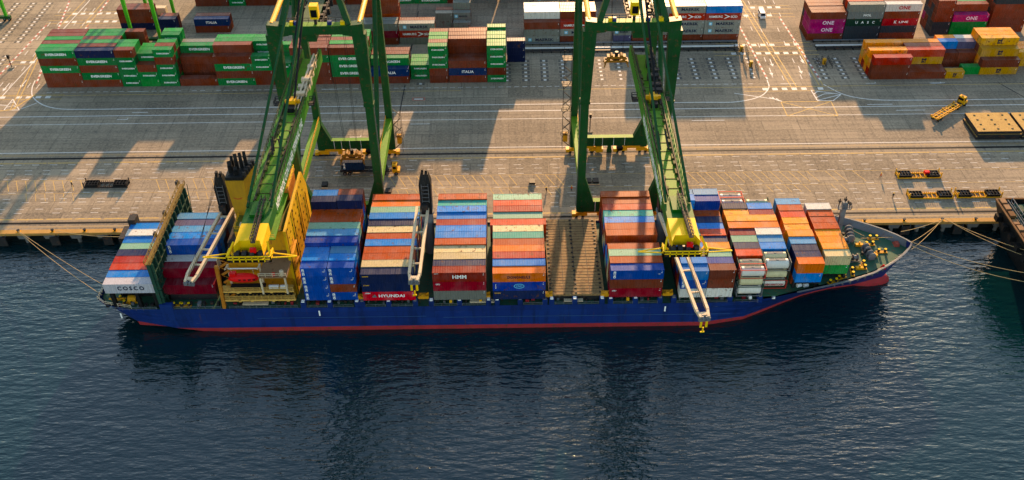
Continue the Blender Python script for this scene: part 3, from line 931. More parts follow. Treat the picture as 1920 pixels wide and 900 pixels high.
# ---- tank containers in the tank bay
def make_tank(frame_mat, tank_mat, red):
    t = thing('tank_container', '', 'tank container')
    f = MB()
    for sx in (-3.03, 2.89):
        for sy in (-1.22, 1.08): f.box(sx, sy, 0, sx + .14, sy + .14, 2.6)
        for z in (0, 2.46): f.box(sx, -1.08, z, sx + .14, 1.08, z + .14)
        for s in (-1, 1): f.bar((sx + .07, s * 1.1, .1), (sx + .07, -s * 1.1, 2.5), .08, .08)
    for sy in (-1.22, 1.08):
        f.box(-2.89, sy, 0, 2.89, sy + .14, .14)
        if red: f.box(-2.89, sy, 2.46, 2.89, sy + .14, 2.6)
    f.build('frame', frame_mat, t)
    b = MB()
    for a, c in ((-2.75, -2.5), (2.5, 2.75)): b.tube((a, 0, 1.3), (c, 0, 1.3), .75 if a < 0 else 1.15, 20, 1.15 if a < 0 else .75)
    b.tube((-2.5, 0, 1.3), (2.5, 0, 1.3), 1.15, 20)
    for x in (-1.6, -.55, .55, 1.6): b.tube((x - .05, 0, 1.3), (x + .05, 0, 1.3), 1.18, 20)
    b.build('tank', tank_mat, t, smooth=False)
    w_ = MB(); w_.box(-1.9, -.35, 2.46, 1.9, .35, 2.52); w_.tube((0, 0, 2.3), (0, 0, 2.62), .3, 10)
    w_.build('walkway', M_GREYS, t)
    return t


M_TANKW = paint('tank_white', 'DCD8CC', .4, .3)
M_TANKC = paint('tank_cream', 'D6CC9E', .4, .4)
M_REDF = paint('red_frame_paint', 'B83226', .5, .2)
kinds = [make_tank(M_GREYS, M_TANKW, False), make_tank(M_REDF, M_TANKW, True), make_tank(M_DKGREEN, M_TANKC, False)]
used = [False] * 3
kw = ['white grey-framed tank container', 'white red-framed tank container', 'cream green-framed tank container']
for (half, hx, ry, n_) in TANKS:
    for t in range(n_):
        top = n_ - 1 - t
        k = {0: 1 if (half == 0 and ry < 1) else rs.choice((0, 2)), 1: 2, 2: 1 if half == 1 else 0}.get(top, 0)
        if ry > 20 and half == 0 and top == 0: k = 1
        o = kinds[k] if not used[k] else copy_tree(kinds[k])
        used[k] = True
        o.location = (hx + 3.03, ry + 1.22, 5.4 + t * 2.74)
        ORG[o.name] = Vector(o.location)
        rr = int(round((ry + .5) / 2.52))
        tag(o, '%s, %s, %s, %s half of tank bay' % (kw[k], ('top tier', 'second tier', 'third tier', 'fourth tier')[top], 'waterside row' if rr == 0 else ORD[rr] + ' row back', ('left', 'right')[half]), 'tank container', 'tank containers near the bow')
        if half == 1 and ry < 3 and t == 0: lettering('DEN HARTOGH', M_LRED, o, Vector(o.location) + Vector((0, -1.26, 1.3)), 4.4, .62, (1, 0, 0), (0, 0, 1), 1, .03)
# ------------------------------------------------------------------ the container ship
ship = thing('container_ship', 'blue hulled container ship moored along the quay under the two cranes', 'ship', (0, 15, WZ))
CY = 15.0
ST = [(-97.6, 12.6, 4.2, 9.0, 1.6), (-95.5, 14.2, 4.0, 11.5, .8), (-89, 15.4, 3.7, 14.6, -1.0), (-80, 15.6, 3.6, 15.4, -2.8), (-71, 15.6, 3.6, 15.6, -4.6), (-62, 15.6, 3.6, 15.6, -8),
      (0, 15.6, 3.6, 15.6, -8), (46, 15.6, 3.6, 15.6, -8), (56, 15.5, 3.9, 13.6, -8), (62, 15.3, 4.9, 10.6, -8), (67, 15.0, 5.9, 8.0, -8), (72, 14.5, 6.8, 5.6, -8), (76, 13.8, 7.2, 4.2, -8), (80, 12.8, 7.4, 3.1, -8),
      (86, 10.4, 7.5, 2.0, -8), (90.5, 7.7, 7.6, 1.1, -7), (93, 5.9, 7.7, .6, -3.4), (95.6, 3.6, 7.8, .3, 1.5), (97.4, 1.5, 7.9, .15, 5.0), (98.2, .15, 8.0, .08, 6.8)]
ZB = -2.1


def boot(x): return -2.65 if x < 48 else (-3.6 if x > 72 else -2.65 - .95 * (x - 48) / 24)


def hull_ring(s, side):
    x, hd, zd, hw, zb = s
    zt = max(boot(x), zb)
    out = []
    for t in (0, .22, .5, .78, 1):
        k = t ** .8 if hd - hw > 1.5 else t
        out.append((x, CY + side * (hd + (hw - hd) * k), zd + (zt - zd) * t))
    return out


hb_, bt_ = MB(), MB()
for side in (-1, 1):
    for a, b in zip(ST, ST[1:]):
        ra, rb = hull_ring(a, side), hull_ring(b, side)
        for i in range(4): hb_.face([ra[i], rb[i], rb[i + 1], ra[i + 1]])
        za, zb = min(a[4], boot(a[0])), min(b[4], boot(b[0]))
        if za < boot(a[0]) or zb < boot(b[0]):
            bt_.face([ra[4], rb[4], (b[0], CY + side * b[3] * .97, zb), (a[0], CY + side * a[3] * .97, za)])
r0, r1 = hull_ring(ST[0], -1), hull_ring(ST[0], 1)
for i in range(4): hb_.face([r0[i], r1[i], r1[i + 1], r0[i + 1]])
for a, b in zip(ST[:6], ST[1:6]):            # counter underside
    if a[4] > ZB: hb_.face([hull_ring(a, -1)[4], hull_ring(a, 1)[4], hull_ring(b, 1)[4], hull_ring(b, -1)[4]])
hull = hb_.build('hull', M_HULLBLUE, ship, smooth=False)
bt_.build('boot_top', M_BOOT, hull)
# thin draught marks, hull stripe
M_STRIPE = paint('faded_stripe_paint', '3A6490', .6, .7)
mb = MB(); mb.box(-16, -.64, -.1, 52, -.61, -.02); mb.box(-60, -.64, .35, -20, -.61, .42)
mb.build('hull_stripe', M_STRIPE, hull)
mb = MB()
for x in (-45.3, 36.2, -92): mb.box(x, -.66, 1.0, x + .35, -.62, 2.6)
mb.build('draught_mark', M_LWHITE, hull)
bm = bmesh.new(); bmesh.ops.create_uvsphere(bm, u_segments=20, v_segments=12, radius=1)
mb = MB()
for f in bm.faces: mb.face([(89.4 + v.co.x * 6.2, 15 + v.co.y * 2.4, -3.9 + v.co.z * 2.9) for v in f.verts])
bm.free()
mb.build('bulbous_bow', M_BOOT, ship, smooth=True)
# decks
def deck_poly(x0, x1, z, inset):
    xs = [x0] + [s[0] for s in ST if x0 < s[0] < x1] + [x1]
    def at(s):
        zt = max(boot(s[0]), s[4]); t = min(1, max(0, (s[2] - z) / (s[2] - zt))); k = t ** .8 if s[1] - s[3] > 1.5 else t
        return s[1] + (s[3] - s[1]) * k
    def hbw(x):
        for a, b in zip(ST, ST[1:]):
            if a[0] <= x <= b[0]:
                t = (x - a[0]) / (b[0] - a[0]); return at(a) + (at(b) - at(a)) * t
        return .1
    near = [(x, CY - max(.05, hbw(x) - inset), z) for x in xs]; far = [(x, CY + max(.05, hbw(x) - inset), z) for x in reversed(xs)]
    return near + far


mb = MB(); mb.ext(deck_poly(-97.4, 60, 3.1, .25), (0, 0, .15)); mb.build('main_deck', M_DECK, ship)
mb = MB(); mb.ext(deck_poly(58.6, 73, 4.9, .3), (0, 0, .3)); mb.build('fore_cargo_deck', M_DECK, ship)
mb = MB(); mb.ext(deck_poly(72.5, 97.6, 6.1, .35), (0, 0, .2)); mb.box(72.5, 4.6, 4.9, 72.8, 25.4, 6.1); mb.build('forecastle_deck', M_DECK, ship)
# bulwark stays and cap rail of the bow
mb = MB()
pts = {}
for side in (-1, 1):
    P = [(s[0], CY + side * s[1], s[2]) for s in ST if s[0] >= 66]
    for a, b in zip(P, P[1:]):
        mb.bar((a[0], a[1] - side * .1, a[2] + .05), (b[0], b[1] - side * .1, b[2] + .05), .38, .12)
mb.build('bulwark_cap', M_GREYS, ship)
for side in (-1, 1):
    mb = MB()
    P = [(s[0], CY + side * max(.1, s[1] - .35), s[2]) for s in ST if 73 <= s[0] < 98]
    for a, b in zip(P, P[1:]): mb.hexa([(a[0], a[1] - side * min(1.3, abs(a[1] - CY) * .6), 6.25), (b[0], b[1] - side * min(1.3, abs(b[1] - CY) * .6), 6.25), (b[0], b[1] - side * min(1.22, abs(b[1] - CY) * .55), 6.25), (a[0], a[1] - side * min(1.22, abs(a[1] - CY) * .55), 6.25), (a[0], a[1], a[2] - .02), (b[0], b[1], b[2] - .02), (b[0], b[1] + side * .08, b[2] - .02), (a[0], a[1] + side * .08, a[2] - .02)])
    mb.build('bulwark_lining', M_GREYS, ship)
for side in (-1, 1):
    P = [Vector((s[0], CY + side * s[1], s[2])) for s in ST if 76 <= s[0] < 97.5]
    for a, b in zip(P, P[1:]):
        n_ = max(1, int((b - a).length / 1.7))
        for i in range(n_):
            c = a.lerp(b, i / n_); nrm = Vector((b.y - a.y, -(b.x - a.x), 0)).normalized() * (1 if side > 0 else -1)
            q = c + nrm * 1.5
            m_ = MB(); m_.ext([(c.x + nrm.x * .2, c.y + nrm.y * .2, c.z - .05), (c.x + nrm.x * .2, c.y + nrm.y * .2, 6.3), (q.x, q.y, 6.3)], Vector((b - a).normalized() * .16))
            m_.build('bulwark_stay', M_GREYS, ship)
# bow gear: windlasses, bollards, fairleads
def winch(x, y, z, rot, big=1.0):
    t = MB(); c, s_ = math.cos(rot), math.sin(rot)
    def P(u, v, h): return (x + u * c - v * s_, y + u * s_ + v * c, z + h)
    t.bar(P(-2.2 * big, 0, .15), P(2.2 * big, 0, .15), 1.5 * big, .3)
    o = t.build('mooring_winch', M_GREYS, ship)
    d = MB()
    for u0, u1, r in ((-2.1, -1.9, .95), (-1.9, -.9, .62), (-.9, -.7, .95), (.3, .5, .95), (.5, 1.5, .6), (1.5, 1.7, .95)): d.tube(P(u0 * big, 0, 1.0), P(u1 * big, 0, 1.0), r * big, 14)
    d.build('drum', M_GREYS, o)
    e = MB(); e.bar(P(-.6 * big, 0, .8), P(.2 * big, 0, .8), 1.1 * big, 1.2); e.bar(P(-.3, 1.1 * big, .6), P(.1, 1.6 * big, .6), .7, .7)
    e.build('winch_motor', M_DARK, o)


for a in ((84.6, 20.0, 6.3, rad(82), 1.1), (87.2, 13.0, 6.3, rad(98), 1.05), (82.0, 17.4, 6.3, rad(5), .9), (82.4, 10.6, 6.3, rad(8), .9), (80.4, 24.3, 6.3, rad(60), .8)): winch(*a)
def bitts(x, y, z, rot, cap=True):
    c, s_ = math.cos(rot) * .8, math.sin(rot) * .8
    t = MB(); t.bar((x - c * 1.7, y - s_ * 1.7, z + .1), (x + c * 1.7, y + s_ * 1.7, z + .1), .9, .2)
    o = t.build('mooring_bitts', M_OCHRE, ship)
    for k in (-1, 1):
        t = MB(); t.tube((x + c * k, y + s_ * k, z + .2), (x + c * k, y + s_ * k, z + 1.0), .3, 12); t.build('post', M_DARK, o)
        t = MB(); t.tube((x + c * k, y + s_ * k, z + 1.0), (x + c * k, y + s_ * k, z + 1.12), .33, 12); t.build('cap', M_YELLOWB, o)


for a in ((90.2, 18.8, 6.3, 0), (90.8, 13.6, 6.3, 0), (88.6, 16.4, 6.3, .1), (85.0, 8.6, 6.3, 1.5), (81.5, 6.2, 6.3, 1.4), (80.2, 21.6, 6.3, .9), (78.4, 4.4, 6.3, .4), (76, 2.9, 6.3, .3),
          (-93.5, 3.4, 3.25, .1), (-90.5, 2.0, 3.25, .1), (-78.5, .9, 3.25, 0), (-76.6, .8, 3.25, 0)): bitts(*a)
for x, y, r_ in ((83.6, 7.6, .1), (80.8, 9.6, .5), (88.4, 12.2, .1), (86, 16.2, 0)):
    t = MB(); t.box(x - .9, y - .4, 6.3, x + .9, y + .4, 6.9); t.tube((x, y, 6.9), (x, y, 7.5), .22, 10); t.build('fairlead', M_YELLOW, ship)
t = MB(); t.frus((95.2, 16.4, 6.3), 1.3, 1.8, (95.4, 16.4, 7.0), .8, 1.2); t.build('rope_pile', paint('faded_red_rope', 'A04A3A', .8, .5), ship)
t = MB(); t.frus((89.3, 7.7, 6.3), 1.2, .8, (89.3, 7.7, 7.4), .3, .3); t.build('fairlead', M_RED, ship)
for a, b in (((80.9, 10.3, 7.2), (85, 8.7, 7.1)), ((84.6, 22.4, 7.2), (88, 18.9, 7.1)), ((86.9, 18.2, 7.0), (94.8, 18.0, 7.4))):
    t = MB(); t.tube(a, b, .06, 5); t.build('deck_rope', M_ROPE, ship)
# foremast
t = MB(); t.bar((81.6, 19.6, 6.3), (81.2, 19.6, 17.4), 1.1, .9, up=(0, 1, 0)); mast = t.build('foremast', M_GREYS, ship)
t = MB(); t.box(79.6, 18.7, 15.6, 82.8, 20.6, 15.8); t.rail([(79.6, 18.7, 15.8), (82.8, 18.7, 15.8), (82.8, 20.6, 15.8)], 1.0, .05, 1); t.build('mast_platform', M_GREYS, mast)
for x, h in ((79.9, 2.6), (81.2, 3.2), (82.0, 2.0), (82.6, 1.5)):
    t = MB(); t.tube((x, 19.6, 15.8), (x, 19.6, 15.8 + h), .12, 6); t.box(x - .3, 19.3, 15.6 + h * .7, x + .3, 19.9, 15.9 + h * .8); t.build('mast_light', M_DARK, mast)
t = MB(); t.tube((81.4, 19.6, 14.5), (76.4, 22, 6.5), .06, 5); t.build('mast_stay', M_DARK, mast)
# hatch coamings, pedestals, lashing gear at the deck edge
BAYS = [(-80.8, 11.4, 2.5), (-47.9, 12.3, 1.2), (-34.3, 12.0, 1.2), (-17.8, 12.0, 1.2), (-4.0, 12.0, 1.2), (9.0, 12.9, .6), (23.0, 12.2, 1.2), (39.3, 12.2, 1.4), (52.6, 12.2, 2.4)]
for x, L, y0 in BAYS:
    t = MB(); t.box(x + .2, y0 + .6, 3.25, x + L - .2, 29.0, 5.9 if x < -80 else 5.3); t.build('hatch_coaming', M_DARK, ship)
for x in (-48.6, -42.4, -36, -34.8, -28.6, -22.4, -18.6, -12, -5.2, -3.2, 2.2, 8.0, 9.6, 15.0, 21.4, 23.4, 29.2, 35.0, 38.2, 45.2, 51.4, 58.4):
    t = MB(); t.box(x - .6, -.45, 3.25, x + .6, .75, 5.15); t.build('container_pedestal', M_HULLBLUE, ship)
    t = MB(); t.box(x - .35, -.5, 5.15, x + .35, .3, 5.36); t.build('twistlock_foot', M_LWHITE if rs.random() < .6 else M_GREYS, ship)
for x in (-35.4, -20.4, -6.0, 8.6, 22.4, 36.8):
    t = MB()
    t.box(x - 1.2, .3, 5.1, x + 1.2, 1.6, 5.9); t.bar((x - 1.4, .6, 5.2), (x + 1.2, 1.2, 6.3), .25, .25); t.box(x - .5, .1, 5.9, x + .3, .8, 6.5)
    t.build('lashing_bin', M_OCHRE, ship)
for x0, x1 in ((-66, -50), (-47.8, -43), (-41.6, -37), (-34, -29.4), (-28, -23), (-18, -12.6), (-11.4, -6), (3, 7.4), (10.4, 14.4), (15.8, 20.6), (24, 28.6), (30, 34.4), (39, 44.6), (46, 50.8), (52.5, 58), (-96, -83), (-79, -68)):
    t = MB(); t.rail([(x0, -.45, 3.25), (x1, -.45, 3.25)], 1.0, .035, 1.6); t.build('deck_railing', M_GREYS, ship)
    for k in range(int((x1 - x0) / 1.5)):
        xx = x0 + .5 + k * 1.5 + rs.uniform(-.3, .3); hh = rs.uniform(.3, 1.1)
        t = MB(); t.box(xx, .5 + rs.uniform(0, .8), 3.25, xx + rs.uniform(.3, .9), 1.4 + rs.uniform(0, .4), 3.25 + hh); t.build('deck_fitting', rs.choice((M_DARK, M_DARK, M_GREYS, M_BOOT)), ship)
for a in ((-9.6, .3, 4.2, -3.0), (12.5, .4, 4.0, 17), (-63, .6, 4.1, -57)):
    t = MB(); t.bar((a[0], a[1], a[2]), (a[3], a[1], a[2]), .9, .35); t.build('gangway', M_CREAM, ship)
for x in (-14.4, -7.4, 27.2, 61.5, 56):
    t = MB(); t.tube((x, .5, 4.2), (x + .6, .5, 4.2), .55, 12); t.build('hose_reel', M_LWHITE if x > 40 else M_YELLOW, ship)
t = MB()
for x in (66.4, 71.6): t.box(x, 2.4, 5.2, x + .5, 2.9, 8.1)
t.box(66.3, 3.7, 5.2, 72.2, 26.5, 5.35); t.box(66.4, .9, 7.9, 72.1, 3.6, 8.12)
t.build('bow_bay_support', M_DARK, ship)
t = MB()
for x in (73.3, 78.6): t.box(x, 4.2, 6.2, x + .5, 5.0, 8.1)
t.box(73.2, 5.4, 6.2, 79.2, 24, 8.1); t.box(73.4, 4.6, 7.9, 79, 5.5, 8.1)
t.build('bow_bay_support', M_DARK, ship)
for x in (67.6, 69.2):
    t = MB(); t.tube((x, 2.6, 5.7), (x + 1.0, 2.9, 5.7), .5, 12); t.build('white_drum', M_LWHITE, ship)
# the empty hatch: three rusty covers
for y0, y1 in ((.7, 9.6), (9.8, 19.8), (20.0, 29.0)):
    t = MB(); t.box(8.9, y0, 5.1, 22.0, y1, 5.62)
    hc = t.build('hatch_cover', M_RUSTDECK, ship)
    for i in range(3):
        for k in range(6):
            x = 9.4 + i * 5.9 + rs.uniform(-.1, .1); y = y0 + .7 + k * (y1 - y0 - 1.2) / 5
            f_ = MB(); f_.box(x - .28, y - .2, 5.62, x + .28, y + .2, 5.76); f_.build('socket', M_BLACK, hc)
    f_ = MB()
    for k in range(1, 9): f_.box(9.1, y0 + k * (y1 - y0) / 9 - .03, 5.622, 21.8, y0 + k * (y1 - y0) / 9 + .03, 5.66)
    for xx in (12.5, 15.4, 18.6): f_.box(xx - .05, y0 + .1, 5.624, xx + .05, y1 - .1, 5.67)
    f_.build('seams', M_DARK, hc)
# ---- stern platform and lashing bridge
t = MB(); t.box(-93.6, 2.2, 7.9, -81.9, 24, 8.36)
for x in (-92.8, -87, -83): t.box(x - .4, .3, 3.25, x + .4, 1.2, 7.9); t.box(x - .25, .3, 7.9, x + .25, 2.2, 8.36)
t.box(-93, 4.5, 3.25, -82.4, 23, 7.9)
t.build('stern_platform', M_BLACK, ship)
t = MB(); t.tube((-90.5, 2.8, 4.1), (-88.6, 2.8, 4.1), .9, 14); t.box(-91, 2.0, 3.25, -88.2, 3.6, 3.6); t.build('stern_winch', M_OCHRE, ship)
t = MB(); t.bar((-94.5, 1.6, 5.2), (-91, 2.6, 4.4), .3, .3); t.build('stern_boom', M_OCHRE, ship)
t = MB()
P = [(s[0], CY - s[1] + .12, s[2] + .02) for s in ST[:3]]
for k in range(5): t.rail([(-97.4, 3 + k * 4, 4.2), (-97.4, 7 + k * 4, 4.2)], 1.0, .04, 1.4)
t.rail(P, 1.0, .05, 1.4)
t.build('stern_railing', M_CREAM, ship)
t = MB(); t.box(-96.6, 19, 4, -94.6, 24, 9.2); t.box(-94.4, 22, 8.4, -92.6, 24.5, 12.6); t.build('stern_house', M_DARK, ship)
LB = MB()
LB.box(-82.3, -.2, 3.25, -81.5, 30.0, 17.2)
lbp = LB.build('lashing_bridge', M_DKGREEN, ship)
t = MB()
for k in range(13):
    y = .3 + k * 2.4
    t.box(-81.5, y - .16, 3.3, -80.9, y + .16, 17.0)
    t.bar((-81.2, y, 4), (-81.2, y + 2.3, 16.6), .14, .14)
for z in (6.2, 8.9, 11.6, 14.3): t.box(-81.5, -.1, z, -80.86, 29.8, z + .14)
t.build('lashing_frame', M_DKGREEN, lbp)
t = MB(); t.box(-82.5, -.4, 17.2, -81.2, 30.4, 17.36); t.rail([(-82.5, -.4, 17.36), (-82.5, 30.4, 17.36)], 1.0, .06, 2); t.rail([(-81.2, -.4, 17.36), (-81.2, 30.4, 17.36)], 1.0, .06, 2)
t.build('walkway', paint('old_walkway_paint', '7A6428', .7, .6, rust=.3), lbp)
for y, z in ((29.8, 18.4), (18, 18), (10, 18)):
    t = MB(); t.box(-83.2, y - .5, z - .8, -82.6, y + .5, z + .3); t.build('floodlight', M_DARK, lbp)
t = MB(); t.box(-82.2, -.64, -.2, -79.2, .4, 5.0); t.build('bridge_foot', M_HULLBLUE, ship)
# ---- deck house, bridge, funnel
M_YCREAM = paint('yellow_cream_paint', 'DDAE55', .6, .4, rust=.15)
t = MB(); t.box(-66.5, 2.2, 3.25, -50.9, 29.6, 8.3); house = t.build('lower_deckhouse', M_OCHRE, ship)
for z in (8.3, 5.6):
    t = MB(); t.box(-67.2, -.25, z, -50.2, .25, z + .42); t.box(-67.2, .25, z, -50.6, 2.2, z + .14); t.build('gallery', M_YCREAM, house)
    t = MB(); t.rail([(-67, -.1, z + .42), (-50.4, -.1, z + .42)], 1.0, .045, 1.5); t.build('gallery_rail', M_YCREAM, house)
for x in (-63.2, -60.4, -55.4, -52):
    t = MB(); t.box(x - .3, -.2, 8.0, x + .3, 1.8, 8.28); t.box(x - .3, -.2, 5.3, x + .3, 1.8, 5.58); t.build('bracket', M_YCREAM, house)
t = MB()
for k in range(16): t.box(-66 + k * .95, 1.5, 5.75, -65.5 + k * .95, 2.1, 6.6)
t.box(-66, 1.9, 5.78, -51, 2.15, 6.0)
t.build('gallery_grating', M_BLACK, house)
t = MB(); t.box(-65, 1.0, 8.74, -57, 2.1, 9.1); t.build('gallery_pipes', M_BLACK, house)
t = MB(); t.tube((-56, .9, 9.0), (-53.8, .9, 9.0), .55, 14); t.build('life_raft', M_WHITE, house)
t = MB(); t.tube((-53.4, .9, 9.0), (-51.8, .9, 9.0), .5, 14); t.build('life_raft', M_WHITE, house)
t = MB(); t.bar((-66.6, 0, 16.4), (-67.2, -.2, 3.6), .75, .75, up=(0, 1, 0)); t.build('frame_leg', M_ORANGE, ship)
for k in range(5):
    t = MB(); t.bar((-66.4, 1.5, 5.2 + k * 2.4), (-64.6, 1.5, 6.4 + k * 2.4), .3, .5); t.bar((-66.4, 2.2, 6.6 + k * 2.4), (-64.4, 2.2, 5.6 + k * 2.4), .14, .14); t.build('frame_brace', M_ORANGE, ship)
t = MB(); t.box(-65.8, 4.6, 8.3, -51.0, 28.6, 13.9); mid = t.build('middle_deckhouse', M_OCHRE, ship)
t = MB(); t.box(-57.2, -1.3, 13.6, -50.8, 8.2, 13.95); pf = t.build('boat_deck', M_BROWN, ship)
t = MB(); t.rail([(-57.2, -1.2, 13.95), (-50.9, -1.2, 13.95)], 1.0, .05, 1.5); t.build('boat_deck_rail', M_CREAM, pf)
t = MB()
for x in (-57, -51.4): t.box(x - .2, -1.2, 8.6, x + .2, -.8, 13.6)
t.build('boat_deck_post', M_CREAM, pf)
t = MB(); t.tube((-52, -.6, 13.95), (-52, -.6, 15.2), .5, 12); t.build('ventilator', M_CREAM, pf)
t = MB(); t.tube((-53.9, -.6, 13.95), (-53.9, -.6, 14.5), .4, 10); t.build('life_ring_box', M_RED, pf)
t = MB(); t.box(-63.6, 8.2, 13.9, -51.35, 27.5, 19.8); upper = t.build('upper_deckhouse', M_OCHRE, ship)
t = MB(); t.box(-63.8, 8.0, 19.8, -51.32, 27.6, 20.0); t.build('roof', paint('olive_roof_paint', '6A6A1E', .7, .6, rust=.2), upper)
t = MB(); t.rail([(-52.8, 8.2, 20), (-63.6, 8.2, 20), (-63.6, 27, 20)], 1.1, .05, 1.6); t.build('roof_rail', M_YELLOW, upper)
# tall forward wall with rows of windows
M_SEAM = paint('brown_seam_paint', '5A4410', .7, .4)
M_WALL = paint('yellow_house_paint', 'D8A400', .6, .35, rust=.1)
t = MB(); t.ext([(-51.3, 4.4, 3.25), (-51.3, 4.4, 22.6), (-51.3, 26.8, 23.2), (-51.3, 29.6, 17.5), (-51.3, 29.6, 3.25)], (.6, 0, 0))
wall = t.build('bridge_front', M_WALL, ship)
wme = None
for r_ in range(7):
    for k in range(10):
        y = 6.2 + k * 2.3; z = 6.6 + r_ * 2.5
        if z > 17.6 and y > 26: continue
        if wme is None:
            t = MB(); t.box(-50.72, y - .26, z, -50.66, y + .26, z + .5); o = t.build('window', M_GLASS, wall); wme = (o, y, z)
        else:
            o = wme[0].copy(); col.objects.link(o); o.location = (wme[0].location.x, wme[0].location.y + y - wme[1], wme[0].location.z + z - wme[2])
for y in (4.6, 12, 19.5, 26.4):
    t = MB(); t.tube((-50.55, y, 4), (-50.55, y, 17 if y > 26 else 23), .09, 6); t.build('drain_pipe', M_SEAM, wall)
for z in (6.2, 11.2, 16.2):
    t = MB(); t.rail([(-50.5, 4.6, z - .2), (-50.5, 9.5, z - .2)], 1.0, .04, 1.2); t.box(-50.7, 4.5, z - .3, -49.9, 9.6, z - .22); t.build('wall_balcony', M_OCHRE, wall)
t = MB(); t.box(-57.0, 19.5, 20.0, -52.6, 27.4, 23.2); wh = t.build('wheelhouse', M_ORANGE, ship)  # orange colour of house and roof stands in for low sunlight
t = MB(); t.box(-57.4, 19, 23.2, -52.4, 27.9, 23.5); t.build('wheelhouse_roof', M_ORANGE, wh)
t = MB()
for k in range(7): t.box(-57.0 + k * .62, 20, 23.5, -56.7 + k * .62, 24.5, 24.0)
t.build('vent_grating', M_OCHRE, wh)
t = MB(); t.rail([(-57.3, 19.1, 23.5), (-52.5, 19.1, 23.5), (-52.5, 27.8, 23.5), (-57.3, 27.8, 23.5)], 1.0, .05, 1.3); t.build('wheelhouse_rail', M_YELLOWB, wh)
t = MB(); t.box(-57.6, 2.2, 22.0, -52.7, 19.4, 22.3); bw = t.build('bridge_wing', M_GREEN_SUNLIT, ship)
t = MB(); t.rail([(-57.6, 19, 22.3), (-57.6, 2.3, 22.3), (-52.8, 2.3, 22.3)], 1.1, .05, 1.3); t.build('bridge_wing_rail', M_OCHRE, bw)
t = MB()
for y in (1, 7, 13): t.bar((-54, y + 2, 20.2), (-54, y + 2, 22.0), .3, .3)
t.box(-56.4, 3, 22.3, -54, 6.4, 23.6); t.build('wing_house', M_ORANGE, bw)
t = MB(); t.tube((-54.6, 20, 23.7), (-54.6, 20, 28.4), .25, 8); t.box(-56.4, 19.8, 26.4, -52.8, 20.2, 26.7); t.build('radar_mast', M_CREAM, ship)
bm = bmesh.new(); bmesh.ops.create_uvsphere(bm, u_segments=14, v_segments=8, radius=.7)
t = MB()
for f in bm.faces: t.face([(-55.4 + v.co.x, 11 + v.co.y, 23.0 + v.co.z) for v in f.verts])
bm.free(); t.build('satellite_dome', M_LWHITE, ship, smooth=True)
t = MB()
for k in range(6): t.box(-62.5 + k * 1.5, 9 + (k % 3) * 4, 20.0, -61.6 + k * 1.5, 10.4 + (k % 3) * 4, 20.8)
t.bar((-60, 9, 20.1), (-58, 14.8, 23), .8, .15); t.build('roof_fittings', M_CREAM, ship)
# funnel
t = MB(); t.hexa([(-64.2, 14.2, 14), (-61.6, 14.2, 14), (-60.4, 19, 14), (-64.2, 19, 14), (-64.9, 13.6, 30.2), (-60.6, 13.6, 30.2), (-59.2, 20.4, 30.2), (-64.9, 20.4, 30.2)])
fun = t.build('funnel', paint('funnel_ochre', 'B0841C', .5, .45), ship)
t = MB(); t.hexa([(-64.8, 13.8, 30.2), (-60.7, 13.8, 30.2), (-59.4, 20.2, 30.2), (-64.8, 20.2, 30.2), (-64.8, 13.8, 31.0), (-60.7, 13.8, 31.0), (-59.4, 20.2, 31.6), (-64.8, 20.2, 31.0)]); t.build('funnel_cap', M_BLACK, fun)
for x, y, h, r_ in ((-63.8, 16, 2.6, .6), (-62.6, 17.2, 3.8, .45), (-61.6, 17.6, 3.8, .4), (-60.8, 18.4, 3.6, .4), (-64, 18.6, 2.2, .4), (-62.4, 15, 1.6, .5)):
    t = MB(); t.tube((x, y, 31), (x, y, 31 + h * .7), r_, 10); t.tube((x, y, 31 + h * .66), (x - .2, y + .7, 31 + h), r_ * .9, 10); t.build('exhaust_pipe', M_BLACK, fun)
for k in range(5):
    t = MB(); t.box(-60.9 + k * .25, 14.4 + k * 1.15, 30.6, -60.1 + k * .25, 14.9 + k * 1.15, 31.9); t.build('louvre', M_DARK, fun)
t = MB()
for rr in (1.15, .95):
    for k in range(24):
        a, b = k * math.pi / 12, (k + 1) * math.pi / 12
        f2 = lambda q: (-62.9 + math.cos(q) * rr, 13.85 - .02 - .0, 25.7 + math.sin(q) * rr * .75)
        t.bar(f2(a), f2(b), .1, .1)
t.build('funnel_emblem', M_LRED, fun)
lettering('ESL', M_LRED, fun, (-62.9, 13.8, 25.7), 1.3, .8, (1, 0, 0), (0, 0, 1))
t = MB(); t.box(-66.4, 9.4, 13.9, -63.7, 20, 15.4); t.build('engine_casing', M_DARK, ship)
# lifeboat davit
for x in (-65.2, -57.8):
    t = MB(); t.box(x - .2, 2.6, 8.4, x + .2, 3.2, 14.2); t.bar((x, 3, 14), (x, .8, 14.6), .3, .3); t.build('davit', M_CREAM, ship)
t = MB(); t.box(-65, 2.0, 13.6, -58, 2.2, 13.8); t.build('davit_beam', M_WHITE, ship)
t = MB()
for x in (-64, -59): t.tube((x, 1.2, 12.8), (x, 1.1, 14.4), .05, 5)
t.build('davit_fall', M_CREAM, ship)


